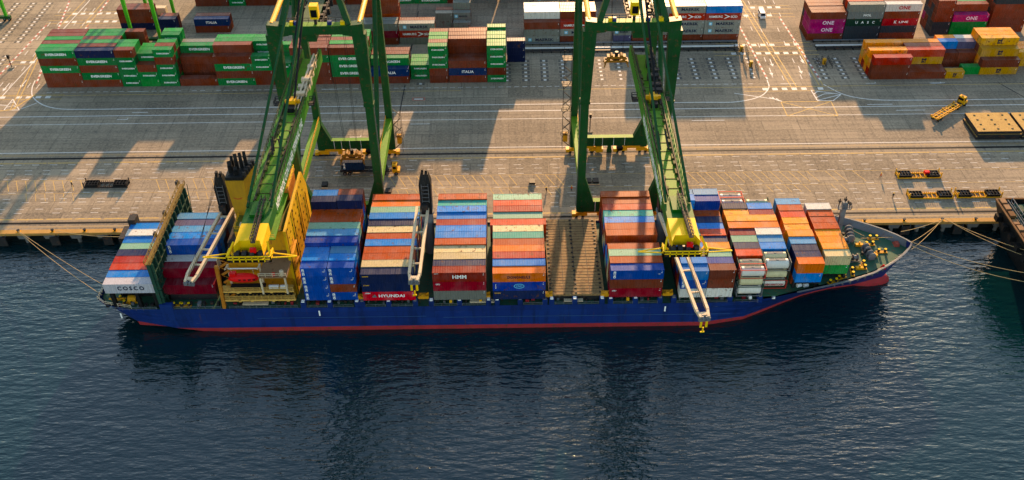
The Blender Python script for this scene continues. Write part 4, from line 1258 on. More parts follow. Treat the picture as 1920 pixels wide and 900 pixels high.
def deck_crane(x, y, ztop, jib0, jib1, wid, hook):
    """post with a dark winch house, a cream ladder-shaped jib lowered over the water side"""
    t = MB(); t.tube((x, y, 3.25), (x, y, 15.5), 1.35, 18); t.tube((x, y, 15.5), (x, y, 16.0), 1.7, 18)
    post = t.build('deck_crane', M_GREYS, ship)
    t = MB()
    t.frus((x, y, 16.0), 2.6, 3.0, (x, y, ztop - 3.4), 2.9, 2.6); t.frus((x, y, ztop - 3.4), 2.9, 2.6, (x, y + .2, ztop - .8), 1.7, 1.6)
    t.box(x - .75, y - .3, ztop - .8, x - .25, y + .6, ztop + .3); t.box(x + .2, y - .3, ztop - .8, x + .7, y + .6, ztop + .1)
    t.build('winch_house', M_BLACK, post)
    t = MB(); t.box(x - 1.1, y - 2.4, 17.2, x + .5, y - 1.3, 19.4); t.build('driver_cab', M_DARK, post)
    t = MB()
    for k in range(5): t.box(x - .8, y - 1.62, 20 + k * 1.1, x + .8, y - 1.5, 20.1 + k * 1.1)
    for s in (-.8, .8): t.box(x + s - .05, y - 1.62, 19.6, x + s + .05, y - 1.52, 25)
    t.build('ladder', M_GREYS, post)
    A, B = Vector(jib0), Vector(jib1)
    d = (B - A).normalized(); s_ = d.cross(Vector((0, 0, 1))).normalized()
    t = MB()
    for k in (-1, 1):
        a0, b0 = A + s_ * k * wid * 1.02, B + s_ * k * wid * .9
        t.bar(a0, b0 - d * 2.2, .62, .8)
        t.bar(b0 - d * 2.25, B + s_ * k * wid * .62, .55, .7)
    L_ = (B - A).length
    for f in (.12, .36, .58, .78): t.bar(A + d * L_ * f - s_ * wid, A + d * L_ * f + s_ * wid, .36, .36)
    t.bar(B - d * 1.0 - s_ * wid * .8, B - d * 1.0 + s_ * wid * .8, .9, .5)
    t.build('jib', M_CREAM, post)
    t = MB(); t.bar(B - s_ * wid * .95 - Vector((0, 0, .5)), B + s_ * wid * .95 - Vector((0, 0, .5)), .5, .9)
    for k in (-.4, .4): t.tube(B + s_ * (k - .15) - Vector((0, 0, .3)), B + s_ * (k + .15) - Vector((0, 0, .3)), .55, 12)
    t.build('jib_head', M_GREYS, post)
    t = MB()
    for k in (-.9, -.3, .3, .9): t.tube((x + k * .7, y, ztop), B - d * 2 + s_ * k * .8 + Vector((0, 0, .4)), .04, 4)
    t.build('luffing_rope', M_DARK, post)
    if hook:
        t = MB()
        for k in (-.6, .6):
            q = B + s_ * k
            t.bar(q + Vector((0, 0, -.9)), q + Vector((0, 0, -2.8)), .45, .3)
        t.bar(B + Vector((0, 0, -2.9)), B + Vector((0, 0, -4.2)), .28, .28); t.bar(B + Vector((-.5, 0, -4.3)), B + Vector((.4, 0, -4.2)), .25, .3)
        t.build('hook_block', M_YELLOWB, post)


deck_crane(-68.6, 20.6, 27.5, (-68.0, 20.0, 17.4), (-71.2, -6.0, 17.0), 1.25, False)
deck_crane(-20.0, 20.0, 28.0, (-21.0, 19.2, 17.6), (-21.3, -7.2, 17.6), 1.3, True)
deck_crane(37.2, 19.4, 28.0, (37.3, 17.0, 16.6), (41.0, -18.6, 16.4), 1.35, True)

# lifeboat hanging in its davits
lb = thing('lifeboat', 'bright red enclosed lifeboat hanging on the ship below the left boom tip', 'lifeboat', (-61.5, 1.0, 10.6))
t = MB()
sec = [(-3.6, .15, .9, 1.1), (-3.0, .75, .4, 1.9), (-1.8, 1.15, .1, 2.3), (0, 1.25, 0, 2.4), (1.8, 1.1, .1, 2.3), (2.9, .7, .4, 2.0), (3.5, .15, .9, 1.3)]
def ringb(s):
    x, hb, z0, z1 = s
    return [(-61.5 + x, 1.0 + hb * math.cos(a) * (1 if math.sin(a) > -.2 else .8), 10.6 + (z0 + z1) / 2 + (z1 - z0) / 2 * math.sin(a)) for a in [2 * math.pi * k / 14 for k in range(14)]]
for a, b in zip(sec, sec[1:]):
    ra, rb = ringb(a), ringb(b)
    for k in range(14): t.face([ra[k], ra[(k + 1) % 14], rb[(k + 1) % 14], rb[k]])
t.face(ringb(sec[0])); t.face(ringb(sec[-1]))
t.build('hull', M_RED, lb, smooth=True)
t = MB(); t.box(-64.4, .4, 12.6, -63.0, 1.6, 13.5); t.build('steering_house', M_RED, lb)
t = MB()
for k in range(4): t.box(-62.4 + k * 1.1, -.22, 12.0, -61.8 + k * 1.1, -.1, 12.3)
t.build('window', M_GLASS, lb)
# ------------------------------------------------------------------ ship-to-shore gantry cranes
YS, YL = 37.2, 67.6
M_TRAY = paint('worn_tray_steel', '4A5424', .7, .7, rust=.3)
M_LIME = paint('boom_green_paint', '36800E', .55, .55, rust=.12, scale=1.5)


def gantry_crane(xc, bx, side, label, tip_y, text_side):
    """xc middle between the legs, bx middle of the boom, side = where the stair tower is (-1 left, 1 right)"""
    c = thing('gantry_crane', label, 'harbour crane', (xc, (YS + YL) / 2, 0))
    hw = 10.2
    for s in (-1, 1):
        # seaside legs, wide at the top and stepped
        t = MB(); x = xc + s * hw
        t.frus((x, YS, 2.2), 2.0, 1.8, (x, YS, 36), 1.9, 1.8)
        t.frus((x, YS, 36), 2.2, 2.1, (x - s * .3, YS, 55), 3.2, 2.3)
        t.box(x - 1.25, YS - 1.1, 35.5, x + 1.25, YS + 1.1, 36.2)
        t.ext([(x - s * .9, YS - .85, 5.4), (x - s * .9, YS - .85, 13.5), (x - s * 3.4, YS - .85, 5.4)], (0, 1.7, 0))
        t.ext([(x + s * .8, YS - 1.14, 57.6), (x + s * .8, YS - 1.14, 54.2), (x - s * 4.0, YS - 1.14, 54.8), (x - s * 4.2, YS - 1.14, 57.0)], (0, 2.3, 0))
        t.build('leg', M_GREEN, c)
        t = MB()
        t.frus((x, YL, 2.2), 1.9, 1.7, (x, YL, 80), 1.8, 1.7)
        t.ext([(x - s * .9, YL - .85, 5.4), (x - s * .9, YL - .85, 11.2), (x - s * 1.6, YL - .85, 9.4), (x - s * 3.2, YL - .85, 5.4)], (0, 1.7, 0))
        t.build('leg', M_GREEN, c)
        # tie beam between the two legs of a side, its green brightened to look sunlit from above
        t = MB(); t.box(x - .85, YS + .9, 10.6, x + .85, YL - .9, 12.9); tb = t.build('tie_beam', M_GREEN_SUNLIT, c)
        t = MB(); t.rail([(x - s * .8, YS + 1, 12.9), (x - s * .8, YL - 1, 12.9)], 1.1, .05, 2); t.build('handrail', M_OCHRE, tb)
        t = MB(); t.tube((x + s * .1, YL - .3, 56.0), (x + s * .05, YS + .5, 14.0), .62, 12); t.build('diagonal_brace', M_GREEN, c)
        t = MB(); t.tube((x, YL, 57.2), (x - s * .1, YS + .3, 57.0), .62, 12); t.build('upper_tie', M_YELLOW, c)  # yellow here is sunlight painted onto a green tube
        # apex frame
        t = MB(); t.bar((xc + s * 7.7, YS, 57.0), (xc + s * 1.4, 44.5, 76), 1.3, 1.2, up=(0, 1, 0)); t.build('apex_leg', M_GREEN, c)
        t = MB(); t.bar((xc + s * 1.4, 44.5, 76), (x, YL, 60), .8, .8); t.build('back_stay', M_GREEN, c)
        # bogies
        for yy in (YS, YL):
            b = MB()
            x0 = xc + s * 6.9
            b.ext([(x0 - 4.4, yy - .45, 1.5), (x0 + 4.4, yy - .45, 1.5), (x0 + 2.4, yy - .45, 2.35), (x0 - 2.4, yy - .45, 2.35)], (0, .9, 0))
            for k in (-1, 1): b.box(x0 + k * 3.0 - 1.7, yy - .5, .6, x0 + k * 3.0 + 1.7, yy + .5, 1.4)
            b.frus((x0, yy, 1.8), 1.4, 1.0, (x0, yy, 2.6), 1.0, 1.0)
            for k in (-1, 1): b.box(x0 + k * 4.9 - .5, yy - .8, .5, x0 + k * 4.9 + .5, yy + .8, 1.5)
            bo = b.build('bogie', M_YELLOW, c)
            for k in (-4.1, -2.4, 2.4, 4.1):
                w_ = MB(); w_.tube((x0 + k, yy - .3, .52), (x0 + k, yy + .3, .52), .48, 14); w_.build('wheel', M_DARK, bo)
    for yy, z0, z1 in ((YS, 2.2, 5.5), (YL, 2.6, 5.4)):
        t = MB(); t.box(xc - hw + .9, yy - .82, z0, xc + hw - .9, yy + .82, z1); sb = t.build('sill_beam', M_GREEN, c)
        t = MB(); t.box(xc - hw + 1, yy - .8, z1, xc + hw - 1, yy + .8, z1 + .03); t.build('sill_sunlit_top', M_GREEN_SUNLIT, sb)  # thin sheet that paints a sunlit top onto the sill
        t = MB()
        for k in (-6.3, -4.2, -1.8, 1.4, 4.6): t.tube((xc + k, yy - .86, z0 + .2), (xc + k, yy - .86, z1 + .05), .06, 5)
        t.build('conduit', M_LWHITE, sb)
        t = MB(); t.box(xc - 3.6, yy - .9, .4, xc - 1.9, yy + .9, 2.4); t.build('cable_reel_house', M_YELLOW, sb)
        t = MB(); t.frus((xc + .4, yy, .2), 1.5, .9, (xc + .4, yy, z0 + .1), .7, .7); t.build('storm_anchor', M_GREEN, sb)
        t = MB(); t.tube((xc + 3.4, yy - .5, 1.5), (xc + 3.4, yy + .3, 1.5), 1.0, 16); t.build('cable_reel', M_DARK, sb)
    # upper portal beam
    t = MB(); t.box(xc - hw - .6, YS - 1.1, 55.0, xc + hw + .6, YS + 1.1, 57.1); pb = t.build('portal_beam', M_GREEN, c)
    t = MB(); t.box(xc - hw + 2, YS - 1.05, 57.1, xc + hw - 2, YS + 1.05, 57.13); t.build('beam_sunlit_top', M_GREEN_SUNLIT, pb)  # thin sheet, sunlit tone painted over the green beam
    t = MB(); t.rail([(xc - hw + 2.4, YS + .9, 57.13), (xc + hw - 2.4, YS + .9, 57.13)], 1.1, .05, 1.5); t.build('handrail', M_DARK, pb)
    for k, mt in ((-5.2, M_YELLOWB), (-4.4, M_HULLBLUE), (3.4, M_HULLBLUE), (6.4, M_YELLOWB)):
        t = MB(); t.box(xc + k - .5, YS - .6, 57.13, xc + k + .5, YS + .4, 57.9); t.build('equipment_box', mt, pb)
    t = MB(); t.box(xc - hw, YL - .8, 57.0, xc + hw, YL + .8, 59.5); t.build('rear_portal_beam', M_GREEN, c)
    # machinery girder on the land side, operator cab
    t = MB(); t.box(bx - 2.0, YS + .5, 52.4, bx + 2.0, 100, 55.4); gd = t.build('rear_girder', M_GREEN, c)
    t = MB()
    for k in range(10): t.box(bx + 2.1 + (k % 3) * .5, 40 + k * 1.6, 54, bx + 2.9 + (k % 3) * .5, 41 + k * 1.6, 55.6); t.box(bx - 3.0 + (k % 2) * .4, 41 + k * 1.7, 54, bx - 2.3 + (k % 2) * .3, 42 + k * 1.7, 55.3)
    t.rail([(bx - 3.2, YS + 1.6, 55.2), (bx - 3.2, 62, 55.2)], 1.1, .05, 1.6); t.rail([(bx + 3.4, YS + 1.6, 55.2), (bx + 3.4, 62, 55.2)], 1.1, .05, 1.6)
    t.build('girder_machinery', M_DARK, gd)
    cx_ = bx - text_side * 2.2
    t = MB(); t.box(xc + .2 - .95, YS - .6, 58.6, xc + .2 + .95, YS + 1.4, 61.8); cab = t.build('operator_cab', M_YELLOWB, c)
    t = MB(); t.box(xc + .2 - .7, YS - .66, 59.1, xc + .2 + .7, YS - .58, 60.9); t.build('cab_window', M_GLASS, cab)
    t = MB(); t.box(xc + .2 - .3, YS - .2, 57.1, xc + .2 + .3, YS + .4, 58.6); t.build('cab_post', M_DARK, cab)
    # the boom, lowered over the ship
    BZ, BW, Y0 = 50.0, 2.5, YS + 1.5
    yb = tip_y
    t = MB()
    t.box(bx - BW, yb, BZ - 3.0, bx - BW + .8, Y0, BZ); t.box(bx + BW - .8, yb, BZ - 3.0, bx + BW, Y0, BZ)
    boom = t.build('boom', M_LIME, c)
    t = MB(); t.box(bx - BW + .8, yb, BZ - 1.1, bx + BW - .8, Y0 - 4, BZ - .35); t.build('boom_deck', M_GREEN_SUNLIT, boom)
    for k in range(14):
        t = MB(); t.box(bx - 1.6, yb + 3 + k * 3.1, BZ - .5, bx + 1.6, yb + 3.15 + k * 3.1, BZ - .28); t.build('cross_beam', M_TRAY, boom)
    for s in (-1, 1):
        t = MB(); t.rail([(bx + s * (BW - .1), yb, BZ), (bx + s * (BW - .1), Y0 - 3, BZ)], 1.1, .055, 1.8); t.build('boom_handrail', M_TRAY, boom)
        t = MB(); t.box(bx + s * 1.4 - .15, yb + 1, BZ - .35, bx + s * 1.4 + .15, Y0 - 4, BZ - .1)
        for k in range(18):
            y = yb + 2 + k * 2.6; t.box(bx + s * 1.3 - .3, y + rs.random(), BZ - .35, bx + s * 1.3 + .1 + .2 * rs.random(), y + 1.1 + .8 * rs.random(), BZ - .1 + .4 * rs.random())
        t.build('cable_tray', M_TRAY, boom)
        t = MB(); t.tube((bx + s * 1.45, yb, BZ + .25), (bx + s * 1.9, Y0, BZ + .25), .12, 6); t.build('trolley_rope', M_DARK, boom)
    # hinge machinery and inner stay bracket
    t = MB()
    for k in range(9):
        t.box(bx + rs.uniform(-.4, 2.3), 17 + k * 1.9, BZ - .6, bx + rs.uniform(2.4, 2.7), 18.2 + k * 1.9, BZ + rs.uniform(.3, 1.3))
    t.bar((bx + .6, 12, BZ), (bx + 1.7, 34, BZ + 1.2), .35, .35); t.bar((bx + 1.4, 12, BZ), (bx + 2.3, 34, BZ + 1.0), .3, .3)
    t.build('boom_machinery', M_CREAM if side > 0 else M_DARK, boom)
    t = MB(); t.box(bx - .8, 13.0, BZ - .9, bx + .8, 15.0, BZ + 1.5); t.box(bx - 1.6, 14, BZ, bx + 1.6, 14.6, BZ + 1.0); t.build('stay_bracket', M_YELLOW, boom)
    t = MB(); t.box(bx - .7, 11.2, BZ - .8, bx + .7, 12.9, BZ + .7); t.build('stay_sheave', M_BLACK, boom)
    for y in (-3.5, -4.7):
        t = MB(); t.bar((bx - .8, y, BZ - .2), (bx - 1.2, y + 2, BZ + 2.2), .3, .25); t.bar((bx + .8, y, BZ - .2), (bx + .3, y + 2, BZ + 2.2), .3, .25); t.build('rope_support', M_DARK, boom)
    for s in (-1, 1):
        t = MB(); t.box(bx + s * 3.1, 15, BZ - 1.0, bx + s * 4.3, 17, BZ - .9); t.rail([(bx + s * 3.1, 15, BZ - .9), (bx + s * 4.3, 15, BZ - .9), (bx + s * 4.3, 17, BZ - .9), (bx + s * 3.1, 17, BZ - .9)], 1.1, .06, 1); t.build('side_platform', M_DARK, boom)
    # boom tip: green block, yellow nose, platform with railings
    t = MB(); t.box(bx - BW, yb - 6.5, BZ - 2.3, bx + BW, yb, BZ); t.box(bx - 1.3, yb - 4.6, BZ, bx + 1.3, yb - .4, BZ + .5); t.build('tip_block', paint('fresh_green_paint', '0A5E0C', .55, .4), boom)
    t = MB(); t.ext([(bx - BW, yb - 6.5, BZ - 2.3), (bx + BW, yb - 6.5, BZ - 2.3), (bx + BW, yb - 13.1, BZ - 2.3), (bx + BW - .7, yb - 11.4, BZ - 2.3), (bx - BW + .7, yb - 11.4, BZ - 2.3), (bx - BW, yb - 13.1, BZ - 2.3)], (0, 0, 2.34)); t.build('boom_nose', M_YELLOWB, boom)
    t = MB(); t.bar((bx + .9, yb - 12.5, BZ + .35), (bx + .5, yb + .5, BZ + .35), .7, .12); t.rail([(bx + 1.25, yb - 12.5, BZ + .35), (bx + .85, yb, BZ + .35)], 1.2, .05, .9); t.rail([(bx + .55, yb - 12.5, BZ + .35), (bx + .15, yb, BZ + .35)], 1.2, .05, .9); t.build('nose_ladder', M_DARK, boom)
    t = MB(); t.box(bx - 3.9, yb - 13.9, BZ - 3.0, bx + 3.9, yb - 11.5, BZ - 2.85)
    tp = t.build('tip_platform', M_BLACK, boom)
    t = MB(); t.rail([(bx - 3.9, yb - 11.5, BZ - 2.85), (bx - 3.9, yb - 13.9, BZ - 2.85), (bx + 3.9, yb - 13.9, BZ - 2.85), (bx + 3.9, yb - 11.5, BZ - 2.85)], 1.2, .09, 1.1)
    for s in (-1, 1):
        t.bar((bx + s * 3.9, yb - 13.3, BZ - 2.4), (bx + s * 8.4, yb - 13.1, BZ - 2.3), .16, .2); t.bar((bx + s * 3.9, yb - 12.0, BZ - 2.4), (bx + s * 8.4, yb - 13.0, BZ - 2.3), .16, .2)
        t.bar((bx + s * 3.0, yb - 11.0, BZ - .6), (bx + s * 3.8, yb - 13.5, BZ - 1.8), .35, .35); t.bar((bx + s * 3.0, yb - 13.0, BZ - 2.0), (bx + s * 3.9, yb - 11.7, BZ - 1.8), .3, .3)
    t.build('tip_railing', M_YELLOWB, boom)
    t = MB()
    for k in (-2.6, -1.3, .1, 1.6): t.tube((bx + k, yb - 12.8, BZ - 2.0), (bx + k + .8, yb - 12.8, BZ - 2.0), .75, 12)
    t.box(bx - 3, yb - 13.3, BZ - 2.85, bx + 3, yb - 11.9, BZ - 2.2)
    t.build('tip_sheaves', M_DARK, boom)
    t = MB(); t.box(bx + .2, yb - 13.1, BZ - 1.5, bx + 1.3, yb - 12.5, BZ - .6); t.build('warning_lamp', M_RED, boom)
    # forestays from the apex to the boom
    for s in (-1, 1):
        t = MB(); t.bar((xc + s * 1.2, 44.5, 75.8), (bx + s * 2.2, yb - 2.0, BZ + .3), .42, .5); t.build('outer_forestay', M_GREEN, c)
        t = MB(); t.bar((xc + s * .5, 44.5, 75.4), (bx + s * .55, 14, BZ + 1.2), .36, .42); t.build('inner_forestay', M_BLACK, c)
    # lettering along the side plate of the boom
    fx = bx - text_side * (BW + .012)
    lettering('NEW PRIOK CONTAINER TERMINAL ONE', M_LWHITE, boom, (fx, yb + 15.2, BZ - 1.45), 29.6, 1.9, (0, text_side * -1, 0) if text_side > 0 else (0, 1, 0), (0, 0, 1), 1.05, .03)
    # stairs and lift on the outer side of a landside leg
    xs = xc + side * (hw + .9)
    t = MB()
    ztop = 34 if side < 0 else 15
    for k in range(int((ztop - 3) / 4)):
        z = 3 + k * 4.0
        a, b = (xs + side * .3, xs + side * 2.3)
        t.bar((a, YL + (.5 if k % 2 else -1.2), z), (b, YL + (.5 if k % 2 else -1.2), z + 2.0), .5, .08); t.bar((b, YL + (-1.2 if k % 2 else .5), z + 2.0), (a, YL + (-1.2 if k % 2 else .5), z + 4.0), .5, .08)
    for dx in (.3, 2.4):
        for dy in (-1.5, .8): t.bar((xs + side * dx, YL + dy, 2), (xs + side * dx, YL + dy, ztop), .09, .09)
    st_ = t.build('stair_tower', M_BLACK, c)
    for k in range(int(ztop / 8)):
        t = MB(); z = 7 + k * 8; x0, x1 = sorted((xs + side * .2, xs + side * 2.9))
        t.box(x0, YL - 1.7, z, x1, YL + 1, z + .1); t.rail([(x0, YL - 1.7, z + .1), (x1, YL - 1.7, z + .1)], 1.1, .06, 1); t.build('landing', M_DARK, st_)
    t = MB(); x0, x1 = sorted((xs + side * .9, xs + side * 2.2)); t.box(x0, YL - 1.4, 4.6, x1, YL - .2, 7.4); t.build('lift_cage', M_OCHRE, st_)
    # seaside leg ladder and cable
    t = MB(); x = xc + side * (hw + 1.1)
    for k in (-.3, .3): t.bar((x, YS + k, 3), (x, YS + k, 36), .08, .08)
    for k in range(30): t.bar((x, YS - .3, 3.5 + k * 1.1), (x, YS + .3, 3.5 + k * 1.1), .07, .07)
    t.build('leg_ladder', M_GREYS, c)
    # floodlights, walkway boxes
    return c


crL = gantry_crane(-44.1, -46.4, 1, 'dark green quay crane on the left, its boom over the yellow ship bridge', -20.5, -1)
crR = gantry_crane(28.9, 31.2, -1, 'dark green quay crane on the right, stair tower on its left leg', -20.5, 1)


def spreader(x, y, z, label, half, ropes_to):
    s = thing('spreader', label, 'crane spreader', (x, y, z))
    t = MB()
    for k in (-.75, .75): t.box(x - half, y + k - .25, z + .5, x + half, y + k + .25, z + 1.1)
    for k in (-1, 1): t.box(x + k * half - .25, y - 1.22, z, x + k * half + .25, y + 1.22, z + .9)
    for k in (-.5, 0, .5): t.box(x + k * half - .2, y - .7, z + .55, x + k * half + .2, y + .7, z + 1.0)
    t.build('frame', M_SPREAD, s)
    for kx in (-1, 1):
        for ky in (-1, 1):
            t = MB(); t.bar((x + kx * half, y + ky * 1.3, z + .3), (x + kx * (half + .3), y + ky * 1.55, z - .7), .35, .15); t.build('guide_flap', M_SPREAD, s)
    t = MB(); t.box(x - 1.9, y - .8, z + 1.5, x + 1.9, y + .8, z + 2.2); t.box(x - half * .85, y - .9, z + 1.3, x - half * .55, y + .9, z + 2.3); t.box(x + half * .55, y - .9, z + 1.3, x + half * .85, y + .9, z + 2.3)
    for k in (-1.4, 1.4): t.tube((x + k, y - .9, z + 2.3), (x + k, y + .9, z + 2.3), .45, 12)
    t.build('headblock', M_SPREAD, s)
    t = MB(); t.box(x - .8, y - .6, z + 1.1, x + .9, y + .6, z + 1.5); t.tube((x, y, z + 2.2), (x, y, z + 3.4), .5, 10); t.build('cable_basket', M_BLACK, s)
    for kx in (-1.6, 1.6):
        for ky in (-.8, .8):
            t = MB(); t.tube((x + kx, y + ky, z + 2.3), (x + kx * 1.5, y + ky * 1.5, ropes_to), .045, 5); t.build('hoist_rope', M_BLACK, s)
    return s


spreader(30.5, 75.4, 25.0, 'yellow empty spreader hanging high behind the right crane legs', 3.1, 52)
spreader(-44.0, 58.6, 4.6, 'yellow spreader lowered onto the navy container under the left crane', 3.1, 52)
# ------------------------------------------------------------------ trucks, van, yard cranes, loose gear
o = bpy.data.objects.new('short_container', ME20); col.objects.link(o)
o.location = (-44.0, 58.6, 1.78); o.color = (*lin('1A3050'), 1)
ORG[o.name] = Vector(o.location)
tag(o, 'navy short container on the trailer under the left crane spreader', 'container')
lettering('CMA CGM', M_LWHITE, o, (-46.5, 57.36, 3.1), 2.0, .6, (0, 0, 1), (-1, 0, 0), 1, .05)


def wheels(par, pts, r, wd, axis):
    a = Vector(axis)
    for p in pts:
        p = Vector(p)
        t = MB(); t.tube(p - a * wd / 2, p + a * wd / 2, r, 16); o_ = t.build('wheel', M_RUBBER, par)
        t = MB(); t.tube(p - a * (wd / 2 + .02), p + a * (wd / 2 + .02), r * .5, 10); t.build('rim', M_GREYS, o_)


def tractor(x, y, ang, lab):
    """yard tractor facing +x, turned afterwards"""
    r = thing('terminal_tractor', lab, 'tractor', (0, 0, 0))
    t = MB(); t.box(-3.0, -.5, .7, 2.0, .5, 1.05); t.box(-2.8, -.8, 1.05, -.9, .8, 1.3); t.build('chassis', M_DARK, r)
    t = MB(); t.box(.55, -1.2, .75, 2.6, 1.2, 1.55); t.frus((1.25, .1, 1.55), 1.5, 2.2, (1.2, .1, 3.1), 1.3, 2.0); cab_ = t.build('cab', M_YELLOW, r)
    t = MB(); t.box(1.96, -.75, 1.85, 2.02, .95, 2.8); t.box(.7, -1.02, 1.9, 1.6, -.96, 2.7); t.box(.5, -.7, 1.9, .56, .9, 2.7); t.build('window', M_GLASS, cab_)
    t = MB(); t.tube((.3, .9, 1.0), (.3, .9, 3.2), .1, 8); t.build('exhaust', M_DARK, r)
    t = MB(); t.box(.9, .0, 3.1, 1.4, .5, 3.3); t.build('beacon', M_ORANGE, cab_)
    wheels(r, [(1.6, -1.05, .52), (1.6, 1.05, .52), (-1.9, -1.0, .52), (-1.9, 1.0, .52)], .52, .5, (0, 1, 0))
    r.location = (x, y, 0); r.rotation_euler = (0, 0, ang)
    return r


def trailer(x, y, ang, lab, L=12.6, mt=None):
    r = thing('skeletal_trailer', lab, 'trailer', (0, 0, 0))
    t = MB()
    for s in (-.55, .55): t.box(-L + 1, s - .12, 1.0, 1.0, s + .12, 1.4)
    for k in range(9): xx = -L + 1.2 + k * (L - .6) / 8; t.box(xx - .12, -1.22, 1.12, xx + .12, 1.22, 1.36)
    t.build('frame', mt or M_YELLOW, r)
    t = MB()
    for s in (-1.22, 1.22): t.box(-L + 1, s - .1, 1.1, 1.0, s + .1, 1.38)
    for k in (0, 4, 8):
        xx = -L + 1.2 + k * (L - .6) / 8
        for s in (-1.2, 1.2): t.box(xx - .25, s - .18, 1.38, xx + .25, s + .18, 1.75)
    t.build('side_rails', mt or M_OCHRE, r)
    t = MB()
    for s in (-.6, .6): t.box(-2.4, s - .1, .1, -2.1, s + .1, 1.0)
    t.build('landing_gear', M_DARK, r)
    wheels(r, [(-L + 2.2 + k * 1.35, s, .5) for k in (0, 1) for s in (-.95, .95)], .5, .6, (0, 1, 0))
    r.location = (x, y, 0); r.rotation_euler = (0, 0, ang)
    return r


a = math.atan2(90.6 - 81.3, 140.5 - 128.6)
tractor(140.0, 90.2, a, 'yellow terminal tractor turning across the right part of the apron')
trailer(138.4, 88.9, a, 'empty yellow skeletal trailer behind the turning tractor', 12.8)
tractor(-33.6, 58.4, 0, 'yellow terminal tractor parked beside the left crane right leg')
trailer(-35.6, 58.6, 0, 'dark trailer carrying the navy container under the left crane', 13.2, M_DARK)

# white van
van = thing('van', 'small white van driving on the right yard road', 'van', (91.9, 152.5, 0))
X, Y = 91.9, 152.5
t = MB(); t.box(X - .95, Y - 2.5, .35, X + .95, Y + 2.5, 1.1); t.frus((X, Y + .3, 1.1), 1.9, 4.2, (X, Y + .4, 2.05), 1.65, 3.6); t.build('body', M_WHITE, van)
t = MB(); t.ext([(X - .82, Y - 1.83, 1.15), (X + .82, Y - 1.83, 1.15), (X + .72, Y - 1.45, 1.9), (X - .72, Y - 1.45, 1.9)], (0, -.05, .02)); t.build('windscreen', M_GLASS, van)
for s in (-1, 1):
    for k in range(3):
        t = MB(); y0 = Y - 1.1 + k * 1.15; x0, x1 = sorted((X + s * .87, X + s * .95)); t.box(x0, y0, 1.25, x1, y0 + .95, 1.8); t.build('window', M_GLASS, van)
for s in (-1, 1):
    t = MB(); t.box(X + s * .7 - .18, Y - 2.54, .7, X + s * .7 + .18, Y - 2.48, .95); t.build('headlight', M_LWHITE, van)
wheels(van, [(X + sx * .85, Y + sy, .34) for sx in (-1, 1) for sy in (-1.55, 1.5)], .34, .24, (1, 0, 0))


# lashing gear frames standing on the apron
def gear_frame(x, y, lab, kind):
    r = thing('lashing_gear_frame', lab, 'gear frame', (x, y, 0), 'lashing gear frames on the apron')
    m1 = M_YELLOW if kind else M_DARK
    t = MB()
    for s in (-1.12, 1.12): t.box(x - 6.1, y + s - .12, .05, x + 6.1, y + s + .12, .42)
    for k in range(10): xx = x - 5.8 + k * 11.6 / 9; t.box(xx - .1, y - 1, .1, xx + .1, y + 1, .36)
    for k in range(7): xx = x - 1.8 + k * .6; t.box(xx - .06, y - 1.2, .42, xx + .06, y - 1.05, .95); t.box(xx - .06, y + 1.05, .42, xx + .06, y + 1.2, .95)
    t.build('base_frame', m1, r)
    for s in (-1, 1):
        t = MB()
        for q in (-1.1, 1.1): t.box(x + s * 6.0 - .12, y + q - .12, .05, x + s * 6.0 + .12, y + q + .12, 1.9)
        t.box(x + s * 6.0 - .08, y - 1.1, 1.0, x + s * 6.0 + .08, y + 1.1, 1.2)
        t.build('end_post', m1, r)
        t = MB()
        c0 = x + s * 3.9
        t.box(c0 - 1.75, y - 1.2, .42, c0 + 1.75, y + 1.2, .55)
        for k in range(5): t.box(c0 - 1.75 + k * .83, y - 1.2, .55, c0 - 1.65 + k * .83, y + 1.2, 1.15)
        for q in (-1.2, -.05, 1.1): t.box(c0 - 1.75, y + q, .55, c0 + 1.75, y + q + .1, 1.15)
        b = t.build('gear_bin', M_BLACK, r)
        t = MB()
        for k in range(16):
            xx, yy = c0 - 1.5 + rs.random() * 3.0, y - 1.0 + rs.random() * 2
            t.box(xx - .14, yy - .12, .55, xx + .14, yy + .12, .8 + rs.random() * .2)
        t.build('twistlocks', M_GREYS if kind else M_DARK, b)
    return r


gear_frame(114.9, 53.6, 'yellow lashing gear frame with red box on the right apron', 1)
t = MB(); t.box(116.6, 53.4, .75, 117.9, 54.4, 1.5); o = t.build('gear_box', M_RED, None, base=(117.2, 53.9, .75)); tag(o, 'small red gear box lying in the yellow lashing frame', 'box')
gear_frame(114.9, 44.1, 'yellow lashing gear frame near the quay edge, nearest the bow', 1)
gear_frame(128.1, 44.3, 'yellow lashing gear frame beside the second ship', 1)
gear_frame(-113.0, 53.9, 'dark rusty lashing gear frame alone on the left apron', 0)

# stacks of hatch covers
M_PANEL = paint('tan_hatch_paint', 'B4904C', .75, .45, rust=.2)
def pontoon(x, y, z, lab):
    r = thing('hatch_panel', lab, 'hatch cover', (x, y, z), 'hatch covers stacked on the right apron')
    t = MB(); t.box(x, y, z + .5, x + 12.8, y + 10.2, z + .9)
    for k in range(12): t.box(x + .2 + k * 1.12, y + .06, z + .05, x + .34 + k * 1.12, y + 10.14, z + .5)
    t.build('panel', M_PANEL, r)
    t = MB(); t.box(x - .05, y - .06, z + .1, x + 12.85, y + .06, z + .86); t.box(x - .05, y + 10.14, z + .1, x + 12.85, y + 10.26, z + .86)
    for s in (x - .06, x + 12.74): t.box(s, y + .06, z + .1, s + .12, y + 10.14, z + .86)
    t.build('coaming', M_DARK, r)
    for i in range(3):
        for k in range(4):
            xx, yy = x + 2.2 + i * 4.2, y + 1.3 + k * 2.5
            t = MB(); t.box(xx - .3, yy - .18, z + .9, xx + .3, yy + .18, z + 1.02); t.build('socket', M_BLACK, r)


